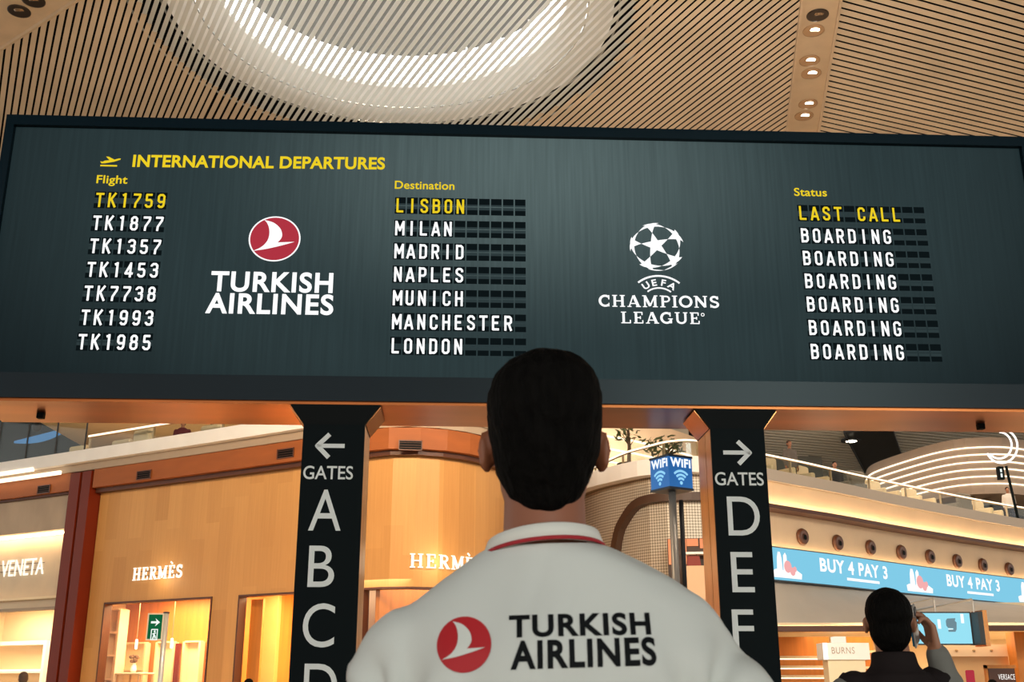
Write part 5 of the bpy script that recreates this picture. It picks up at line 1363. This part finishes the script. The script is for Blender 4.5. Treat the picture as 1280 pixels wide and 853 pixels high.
def shirt_mat(name, col, bump=.25):
    m = mat(name, col, .85, spec=.2); N, L, b = nodes(m)
    tc = N.new('ShaderNodeTexCoord'); mp = N.new('ShaderNodeMapping'); mp.inputs['Rotation'].default_value = (0, .6, .2); mp.inputs['Scale'].default_value = (5, 5, 2.2)
    nz = N.new('ShaderNodeTexNoise'); nz.inputs['Scale'].default_value = 1.1; nz.inputs['Detail'].default_value = 2.0; nz.inputs['Distortion'].default_value = .8
    bp = N.new('ShaderNodeBump'); bp.inputs['Strength'].default_value = bump; bp.inputs['Distance'].default_value = .05
    L.new(tc.outputs['Object'], mp.inputs[0]); L.new(mp.outputs[0], nz.inputs['Vector']); L.new(nz.outputs['Fac'], bp.inputs['Height']); L.new(bp.outputs[0], b.inputs['Normal'])
    return m

# ---------------- the man in the white shirt, seen from behind
HX, HY = .045, 1.53
man_parts = {}
def man_body():
    mb = MB()
    head(mb, (0, .01, 1.715), 1.0)
    mb.ringloft([(1.53, 0, .01, .075, .07, 2), (1.56, 0, .005, .062, .062, 2), (1.60, 0, -.002, .0575, .060, 2), (1.66, 0, -.002, .056, .060, 2), (1.70, 0, .0, .052, .055, 2)])
    mb.ringloft([(.92, 0, 0, .165, .11, 2.4), (1.05, 0, 0, .150, .10, 2.4), (1.2, 0, .0, .165, .11, 2.4), (1.36, 0, .0, .180, .115, 2.4), (1.45, .0, .0, .145, .095, 2.3), (1.52, 0, .0, .09, .07, 2.2), (1.57, 0, 0, .062, .062, 2)])
    # legs
    for s in (-1, 1):
        mb.capsule((s*.095, 0, .92), .095, (s*.11, .0, .50), .062, 14); mb.capsule((s*.11, 0, .50), .060, (s*.115, -.02, .09), .042, 14)
        mb.capsule((s*.115, -.02, .06), .04, (s*.12, .13, .035), .032, 10)
    # left arm hangs, right hand rests on the hip
    mb.capsule((-.165, 0, 1.42), .052, (-.225, -.02, 1.15), .044, 14); mb.capsule((-.225, -.02, 1.15), .043, (-.22, .04, .90), .030, 12)
    hand(mb, (-.22, .04, .90), (.02, .12, -1), (1, .1, 0), -1, .35)
    mb.capsule((.165, 0, 1.42), .050, (.385, -.05, 1.235), .044, 14); mb.capsule((.385, -.05, 1.235), .043, (.24, .06, 1.02), .030, 12)
    hand(mb, (.24, .06, 1.02), (-.75, .45, -.35), (-.3, -.6, .0), 1, .45)
    return remeshed(mb, .0055, 5)
man = link('person', man_body(), M_skin, None, True); man.location = (HX, HY, 0)
tag(man, 'man seen from behind in a white short-sleeved shirt, looking up at the board', 'person')
# shirt: torso, sloping shoulders, right arm held out
mb = MB()
mb.ringloft([(.86, 0, 0, .205, .145, 2.5), (1.0, 0, 0, .190, .135, 2.5), (1.15, .005, 0, .195, .137, 2.5), (1.28, .01, 0, .213, .142, 2.5), (1.38, .015, -.003, .222, .143, 2.45), (1.44, .018, -.005, .225, .138, 2.35), (1.485, .020, -.004, .215, .122, 2.2), (1.515, .020, -.004, .195, .108, 2.1), (1.54, .016, -.004, .160, .098, 2.05), (1.562, .010, -.004, .122, .09, 2), (1.582, .0, -.004, .084, .080, 2)], 40)
mb.capsule((-.165, -.005, 1.435), .076, (-.222, -.02, 1.16), .074, 18); mb.capsule((-.15, -.005, 1.452), .062, (-.19, -.005, 1.42), .07, 16)
mb.capsule((.155, -.008, 1.435), .076, (.315, -.05, 1.29), .072, 18); mb.capsule((.06, -.005, 1.49), .055, (.19, -.012, 1.425), .072, 16); mb.capsule((-.06, -.005, 1.50), .05, (-.15, -.012, 1.44), .066, 16)
me = remeshed(mb, .007, 9)
fol = noise.noise
for v in me.vertices:                     # soft cloth folds: from the armpits, across the shoulders
    p = v.co; nrm = v.normal
    f = fol(Vector((p.x*7+p.z*5, p.y*4, p.z*9-p.x*6)))*.0055
    for ax, az, sg in ((.20, 1.36, 1), (-.205, 1.36, -1)):
        dx, dz = (p.x-ax)*sg, p.z-az; r_ = math.hypot(dx, dz)
        if r_ < .20:
            th = math.atan2(dz, dx); f += .010*math.exp(-(r_/.10)**2)*math.sin(th*7+r_*30)
    v.co = p+nrm*f
shirt = link('shirt', me, shirt_mat('white_jersey', S(217, 219, 214), .6), man, True)
# collar band with a red stripe
def neckring(z0, z1, r0x, r0y, r1x, r1y, th, tilt=.12, n=48, cx=-.002, cy=-.006):
    mb = MB(); rings = []
    for k in range(n):
        a = 2*PI*k/n; c, s = math.cos(a), math.sin(a); dz = -s*0-tilt*max(0, s)*.12
        P = lambda rx, ry, z: Vector((cx+rx*c, cy+ry*s, z+dz-.012*s+.085*rx*c))
        rings.append([P(r0x, r0y, z0), P(r1x, r1y, z1), P(r1x-th, r1y-th, z1+.002), P(r0x-th, r0y-th, z0)])
    V = [[mb.bm.verts.new(p) for p in R] for R in rings]
    for i in range(n):
        a, b = V[i], V[(i+1) % n]
        for j in range(4): mb.bm.faces.new((a[j], b[j], b[(j+1) % 4], a[(j+1) % 4]))
    return mb
neckring(1.572, 1.594, .085, .082, .077, .076, .008).build('collar', mat('collar_white', S(230, 228, 220), .85), shirt, True)
neckring(1.5715, 1.5755, .0865, .0835, .0857, .0828, .003).build('collar_stripe', mat('stripe_red', S(170, 30, 40), .7), shirt, True)
# printed mark, wrapped on the back of the shirt
bvh = BVHTree.FromPolygons([v.co.copy() for v in me.vertices], [tuple(p.vertices) for p in me.polygons])
PY = 1.392                                  # about where the back of the shirt is
def sp(px, py):                             # photo point -> shirt-local x,z on the back
    q = at(px, py, PY); return (q.x-HX, q.z)
def wrap(draw, name, m, off=.0012):
    mb = MB(); draw(mb)
    bmesh.ops.triangulate(mb.bm, faces=mb.bm.faces[:])
    for _ in range(4):
        es = [e for e in mb.bm.edges if e.calc_length() > .012]
        if not es: break
        bmesh.ops.subdivide_edges(mb.bm, edges=es, cuts=1); bmesh.ops.triangulate(mb.bm, faces=mb.bm.faces[:])
    for v in mb.bm.verts:
        h = bvh.ray_cast(Vector((v.co.x, -1, v.co.z)), Vector((0, 1, 0)))
        v.co = (h[0]+Vector((0, -off, 0))) if h[0] is not None else Vector((v.co.x, -.14, v.co.z))
    return mb.build(name, m, shirt, True)
cxs, czs = sp(579, 805); RS = abs(sp(614, 805)[0]-cxs)
wrap(lambda mb: place2d(mb, *disc(cxs, czs, RS, RS, 48), I_), 'printed_red_disc', mat('print_red', S(186, 24, 34), .6))
wrap(lambda mb: place2d(mb, *tri_poly([(cxs+x*RS, czs+y*RS) for x, y in bird_poly()]), I_), 'printed_bird', mat('print_white', S(222, 224, 218), .7), .0024)
M_print = mat('print_black', (.004, .005, .006), .7, spec=.15)
for wd, (xa, ya), (xb, yb), hpx in (('TURKISH', (636, 797.5), (816, 793), 27.5), ('AIRLINES', (638, 838), (821.5, 832), 34)):
    x0, z0 = sp(xa, ya); x1, z1 = sp(xb, yb); hgt = hpx*PY/1404*(1.0 if wd != 'TURKISH' else 1.0)
    wrap(lambda mb: text(mb, wd, x0, x1, z0, z0+hgt, I_, .033, 1.12, shear=(z1-z0)/(x1-x0)), 'printed_lettering', M_print)
# hair
mb = MB()
HUP = .012
mb.ringloft([(z+HUP, *q_) for z, *q_ in [(1.612, 0, -.040, .020, .024, 2), (1.622, 0, -.036, .036, .034, 2), (1.638, 0, -.030, .050, .048, 2), (1.654, 0, -.027, .0595, .060, 2.1), (1.674, 0, -.024, .067, .070, 2.3), (1.70, .002, -.02, .0745, .082, 2.4), (1.74, .001, -.016, .0805, .094, 2.5), (1.775, 0, -.010, .0815, .102, 2.5), (1.805, .002, -.006, .074, .100, 2.5), (1.828, .004, -.003, .058, .085, 2.3), (1.843, .004, 0, .036, .06, 2), (1.848, .004, 0, .012, .02, 2)]], 40)
me = remeshed(mb, .006, 3)
for v in me.vertices:
    p = v.co; v.co = p+v.normal*(.0018*fol(p*70)+.0022*fol(p*28)+(.003*fol(p*18) if p.z > 1.8 else 0))
hm = mat('hair_black', (.0035, .003, .0026), .75, spec=.06); link('hair', noisy(hm, (1, 1, .3), .4, 4, 90, .5) and me, hm, man, True)
# trousers and shoes
mb = MB()
mb.ringloft([(.80, 0, 0, .17, .12, 2.4), (.90, 0, 0, .185, .125, 2.5), (.98, 0, 0, .172, .118, 2.5)])
for s in (-1, 1): mb.capsule((s*.095, 0, .86), .112, (s*.112, 0, .5), .085, 16); mb.capsule((s*.112, 0, .5), .085, (s*.116, -.01, .14), .075, 14)
link('trousers', remeshed(mb, .01, 6), mat('trousers_navy', S(38, 42, 54), .8), man, True)
shoes(man, [(-.117, -.01), (.117, -.01)], 0, M_dark)

# ---------------- the man on the phone
D2 = 4.1
c = at(1112, 770, D2); FX = c.x
def rel(px, py, D=D2): q = at(px, py, D); return Vector((q.x-FX, q.y-D2, q.z))
yaw = Matrix.Rotation(math.radians(-14), 3, 'Z')
ht = rel(1112, 738).z; hc = Vector((-.005, 0, ht-.125))
neckb = Vector((.0, .0, ht-.29))
shL, shR = Vector((-.185, -.02, ht-.345)), Vector((.180, .03, ht-.325))
W = rel(1172, 813)+Vector((0, .02, 0)); elb = Vector((.275, .06, ht-.545))
HD = (rel(1157, 779)-W).normalized()
mb = MB(); head(mb, hc, 1.0, yaw)
mb.ringloft([(neckb.z-.06, .0, .0, .085, .07, 2), (neckb.z, 0, 0, .062, .060, 2), (neckb.z+.09, -.002, .0, .058, .058, 2), (neckb.z+.13, -.004, 0, .052, .052, 2)])
mb.ringloft([(.90, 0, 0, .165, .115, 2.4), (1.1, 0, 0, .165, .115, 2.4), (1.28, 0, 0, .180, .115, 2.4), (ht-.36, 0, 0, .14, .095, 2.3), (ht-.31, 0, 0, .085, .07, 2.1)])
for s in (-1, 1):
    mb.capsule((s*.09, 0, .88), .09, (s*.1, 0, .48), .06, 12); mb.capsule((s*.1, 0, .48), .058, (s*.1, -.02, .09), .04, 12); mb.capsule((s*.1, -.02, .06), .038, (s*.105, .12, .035), .03, 10)
mb.capsule(shL+Vector((.01, 0, -.03)), .046, shL+Vector((-.05, .0, -.28)), .043, 12); mb.capsule(shL+Vector((-.05, 0, -.28)), .042, shL+Vector((-.02, .10, -.50)), .030, 12)
hand(mb, shL+Vector((-.02, .10, -.50)), (.05, .3, -1), (1, .1, 0), -1, .4)
mb.capsule(shR+Vector((-.01, 0, -.03)), .046, elb, .044, 12); mb.capsule(elb, .043, W, .030, 12)
# hand round the phone: fingers arch over the far edge, thumb along the near one
tphone = rel(1146, 783)+Vector((0, .02, 0))
hand(mb, W, (-.10, .12, 1), (-1, .0, -.10), -1, .62, 1.0, .22)
phone_man = link('person', remeshed(mb, .0055, 4), M_skin2, None, True); phone_man.location = (FX, D2, 0)
tag(phone_man, 'dark-haired man in a dark vest holding a phone to his ear', 'person')
mb = MB()      # hair, close cropped dark
f = lambda x, y, z: hc+yaw @ Vector((x, y, z))
mb.sphere(f(0, -.018, .045), (.083, .100, .088), yaw, 22, 16); mb.sphere(f(0, -.040, -.015), (.074, .066, .085), yaw, 18, 14); mb.sphere(f(0, -.042, -.045), (.054, .04, .045), yaw, 14, 10)
me2 = remeshed(mb, .007, 4)
for v in me2.vertices: v.co = v.co+v.normal*.003*fol(v.co*30)
link('hair', me2, hm, phone_man, True)
mb = MB()      # vest with stand-up collar
mb.ringloft([(.86, 0, 0, .20, .145, 2.4), (1.0, 0, 0, .195, .14, 2.4), (1.15, 0, 0, .20, .142, 2.4), (1.28, 0, 0, .21, .145, 2.4), (ht-.40, .0, 0, .205, .138, 2.3), (ht-.345, .005, 0, .175, .118, 2.2), (ht-.305, .0, 0, .125, .10, 2.1), (ht-.265, 0, 0, .082, .082, 2), (ht-.215, 0, .005, .074, .078, 2)], 36)
mb.capsule(shL+Vector((.03, 0, .0)), .066, shL+Vector((-.01, 0, -.06)), .076, 14); mb.capsule(shR+Vector((-.03, 0, .0)), .064, shR+Vector((.0, 0, -.04)), .070, 14)
me3 = remeshed(mb, .009, 6)
for v in me3.vertices:
    p = v.co
    if p.z < ht-.29: v.co = p+v.normal*.005*abs(math.sin(p.z*42))
link('vest', me3, mat('vest_black_brown', S(32, 25, 25), .8, spec=.15), phone_man, True)
mb = MB(); mb.capsule(shL+Vector((0, 0, -.02)), .066, shL+Vector((-.05, .0, -.28)), .058, 14); mb.capsule(shL+Vector((-.05, 0, -.28)), .057, shL+Vector((-.022, .095, -.485)), .042, 14)
m_slv = shirt_mat('sleeve_grey', S(120, 118, 112), .5)
link('sleeve', remeshed(mb, .009, 5), m_slv, phone_man, True)
mb = MB(); mb.capsule(shR+Vector((0, 0, -.02)), .066, elb, .062, 14); mb.capsule(elb, .062, elb.lerp(W, .94), .044, 14)
me4 = remeshed(mb, .008, 5)
for v in me4.vertices:
    p = v.co; v.co = p+v.normal*.006*fol(Vector((p.x*16, p.y*10, p.z*22)))
link('sleeve', me4, m_slv, phone_man, True)
mb = MB(); mb.ringloft([(.80, 0, 0, .17, .12, 2.4), (.92, 0, 0, .18, .125, 2.5)])
for s in (-1, 1): mb.capsule((s*.09, 0, .84), .105, (s*.1, 0, .5), .08, 14); mb.capsule((s*.1, 0, .5), .08, (s*.1, -.01, .13), .07, 12)
link('trousers', remeshed(mb, .012, 5), mat('trousers_grey', S(52, 50, 52), .8), phone_man, True)
shoes(phone_man, [(-.1, -.01), (.1, -.01)], 0, M_dark)
# the phone: long axis from mouth to ear, screen to the cheek
pa = rel(1151, 797)+Vector((0, .045, 0)); pb = rel(1141, 768)+Vector((0, .0, 0))
ax = (pb-pa).normalized(); pn = Vector((-.82, .57, 0)); pn = (pn-ax*pn.dot(ax)).normalized(); pw = ax.cross(pn)
Mp = Matrix((( *pn, 0), (*pw, 0), (*ax, 0), (0, 0, 0, 1))).transposed(); Mp.translation = (pa+pb)/2
ph = bpy.data.objects.new('phone', None); COL.objects.link(ph); ph.matrix_world = Matrix.Translation((FX, D2, 0)) @ Mp
tag(ph, 'pale smartphone held to the ear of the man in the dark vest', 'phone')
mb = MB(); mb.rbox((-.075, -.036, -.004), (.075, .036, .004), .010, Matrix(((0, 0, 1, 0), (0, 1, 0, 0), (1, 0, 0, 0), (0, 0, 0, 1)))); mb.build('body', mat('phone_pale', S(176, 170, 164), .25, .3), ph)
mb = MB(); mb.rbox((-.068, -.033, .0041), (.068, .033, .005), .008, Matrix(((0, 0, 1, 0), (0, 1, 0, 0), (1, 0, 0, 0), (0, 0, 0, 1)))); mb.build('screen', mat('phone_screen', S(40, 120, 160), .1, emit=S(60, 180, 230), es=.03), ph)
mb = MB(); mb.rbox((.035, -.028, -.0062), (.065, -.004, -.004), .006, Matrix(((0, 0, 1, 0), (0, 1, 0, 0), (1, 0, 0, 0), (0, 0, 0, 1)))); mb.build('camera_bump', M_dark, ph)

# ---------------- passers-by far behind, and guests on the balcony
def person(px, py_top, D, h, label, top, bottom, hairm, yaw_=0.0, zf=0.0, coarse=.014, group=None):
    q = at(px, py_top, D); k = h/1.75
    Rz = Matrix.Rotation(yaw_, 3, 'Z'); hc_ = Vector((0, 0, h-.125*k))
    mb = MB(); head(mb, hc_, k)
    mb.capsule((0, -.01, h-.30*k), .058*k, (0, 0, h-.18*k), .052*k, 12)
    mb.ringloft([(.9*k, 0, 0, .16*k, .11*k, 2.4), (1.1*k, 0, 0, .15*k, .10*k, 2.4), (1.32*k, 0, 0, .185*k, .112*k, 2.4), (1.42*k, 0, 0, .15*k, .09*k, 2.2), (1.47*k, 0, 0, .07*k, .06*k, 2)], 20)
    for s in (-1, 1):
        mb.capsule((s*.09*k, 0, .9*k), .088*k, (s*.1*k, 0, .48*k), .058*k); mb.capsule((s*.1*k, 0, .48*k), .056*k, (s*.1*k, -.02, .09*k), .04*k); mb.capsule((s*.1*k, -.02, .06*k), .036*k, (s*.1*k, .12*k, .035*k), .03*k, 8)
        mb.capsule((s*.18*k, 0, 1.38*k), .055*k, (s*.225*k, -.02, 1.1*k), .042*k); mb.capsule((s*.225*k, -.02, 1.1*k), .04*k, (s*.215*k, .06*k, .87*k), .03*k)
        hand(mb, (s*.215*k, .06*k, .87*k), (0, .15, -1), (-s, .1, 0), s, .4, k)
    o = link('person', remeshed(mb, .013, 3), M_skin2, None, True); o.location = (q.x, D, zf); o.rotation_euler = (0, 0, yaw_)
    tag(o, label, 'person', group)
    mb = MB(); mb.sphere(hc_+Vector((0, -.016*k, .045*k)), (.084*k, .10*k, .086*k)); mb.sphere(hc_+Vector((0, -.035*k, -.01)), (.078*k, .07*k, .085*k)); link('hair', remeshed(mb, coarse, 3), hairm, o, True)
    mb = MB(); mb.ringloft([(.84*k, 0, 0, .19*k, .14*k, 2.4), (1.1*k, 0, 0, .18*k, .13*k, 2.4), (1.3*k, 0, 0, .205*k, .135*k, 2.4), (1.41*k, 0, 0, .17*k, .11*k, 2.2), (1.47*k, 0, 0, .09*k, .08*k, 2)], 20)
    for s in (-1, 1): mb.capsule((s*.18*k, 0, 1.37*k), .068*k, (s*.225*k, -.02, 1.1*k), .056*k); mb.capsule((s*.225*k, -.02, 1.1*k), .055*k, (s*.217*k, .05*k, .91*k), .043*k)
    link('jacket', remeshed(mb, coarse, 4), top, o, True)
    mb = MB(); mb.ringloft([(.8*k, 0, 0, .165*k, .12*k, 2.4), (.92*k, 0, 0, .175*k, .12*k, 2.4)])
    for s in (-1, 1): mb.capsule((s*.09*k, 0, .84*k), .1*k, (s*.1*k, 0, .5*k), .078*k); mb.capsule((s*.1*k, 0, .5*k), .077*k, (s*.1*k, -.01, .13*k), .065*k)
    link('trousers', remeshed(mb, coarse, 4), bottom, o, True)
    shoes(o, [(-.1*k, -.01), (.1*k, -.01)], 0, M_dark)
    return o
m_gy = mat('jacket_grey', S(110, 100, 92), .8); m_dk = mat('jacket_dark', S(40, 38, 40), .8); m_maroon = mat('jacket_maroon', S(96, 32, 38), .8); m_wt = mat('jacket_white', S(214, 206, 198), .8); m_bl = mat('trousers_blue', S(44, 50, 70), .8)
hb = mat('hair_brown', S(72, 50, 38), .7)
person(30, 839, 19.5, 1.4+19.5*.0135, 'brown-haired person passing the far left shop window', m_gy, m_bl, hb, .6)
person(312, 848, 18.5, 1.4+18.5*.0078, 'dark-haired person passing the shop doorway left of the gate pillar', m_dk, m_bl, hm, -.5)
person(1239, 849, 20.0, 1.4+20*.0072, 'dark-haired person at the lower right edge below the dark shop sign', m_dk, m_bl, hm, .4)
person(229, 529, 30.2, 1.72, 'person in a maroon top standing on the left balcony', m_maroon, m_dk, hm, PI, 6.901)
person(266, 529, 30.4, 1.62, 'person in a pale shirt on the left balcony among cream chairs', m_wt, m_bl, hb, PI-.4, 6.901)
person(988, 576, 32.0, 1.60, 'person in grey on the right balcony beside the gate pillar', m_gy, m_dk, hb, PI+.3, 6.791)
person(1044, 590, 35.2, 1.60, 'dark-clothed person on the right balcony before the dark ceiling strip', m_dk, m_bl, hm, PI, 6.791)
person(1262, 634, 39.4, 1.50, 'person in white on the right balcony below the dark mast', m_wt, m_bl, hm, PI-.3, 6.791)
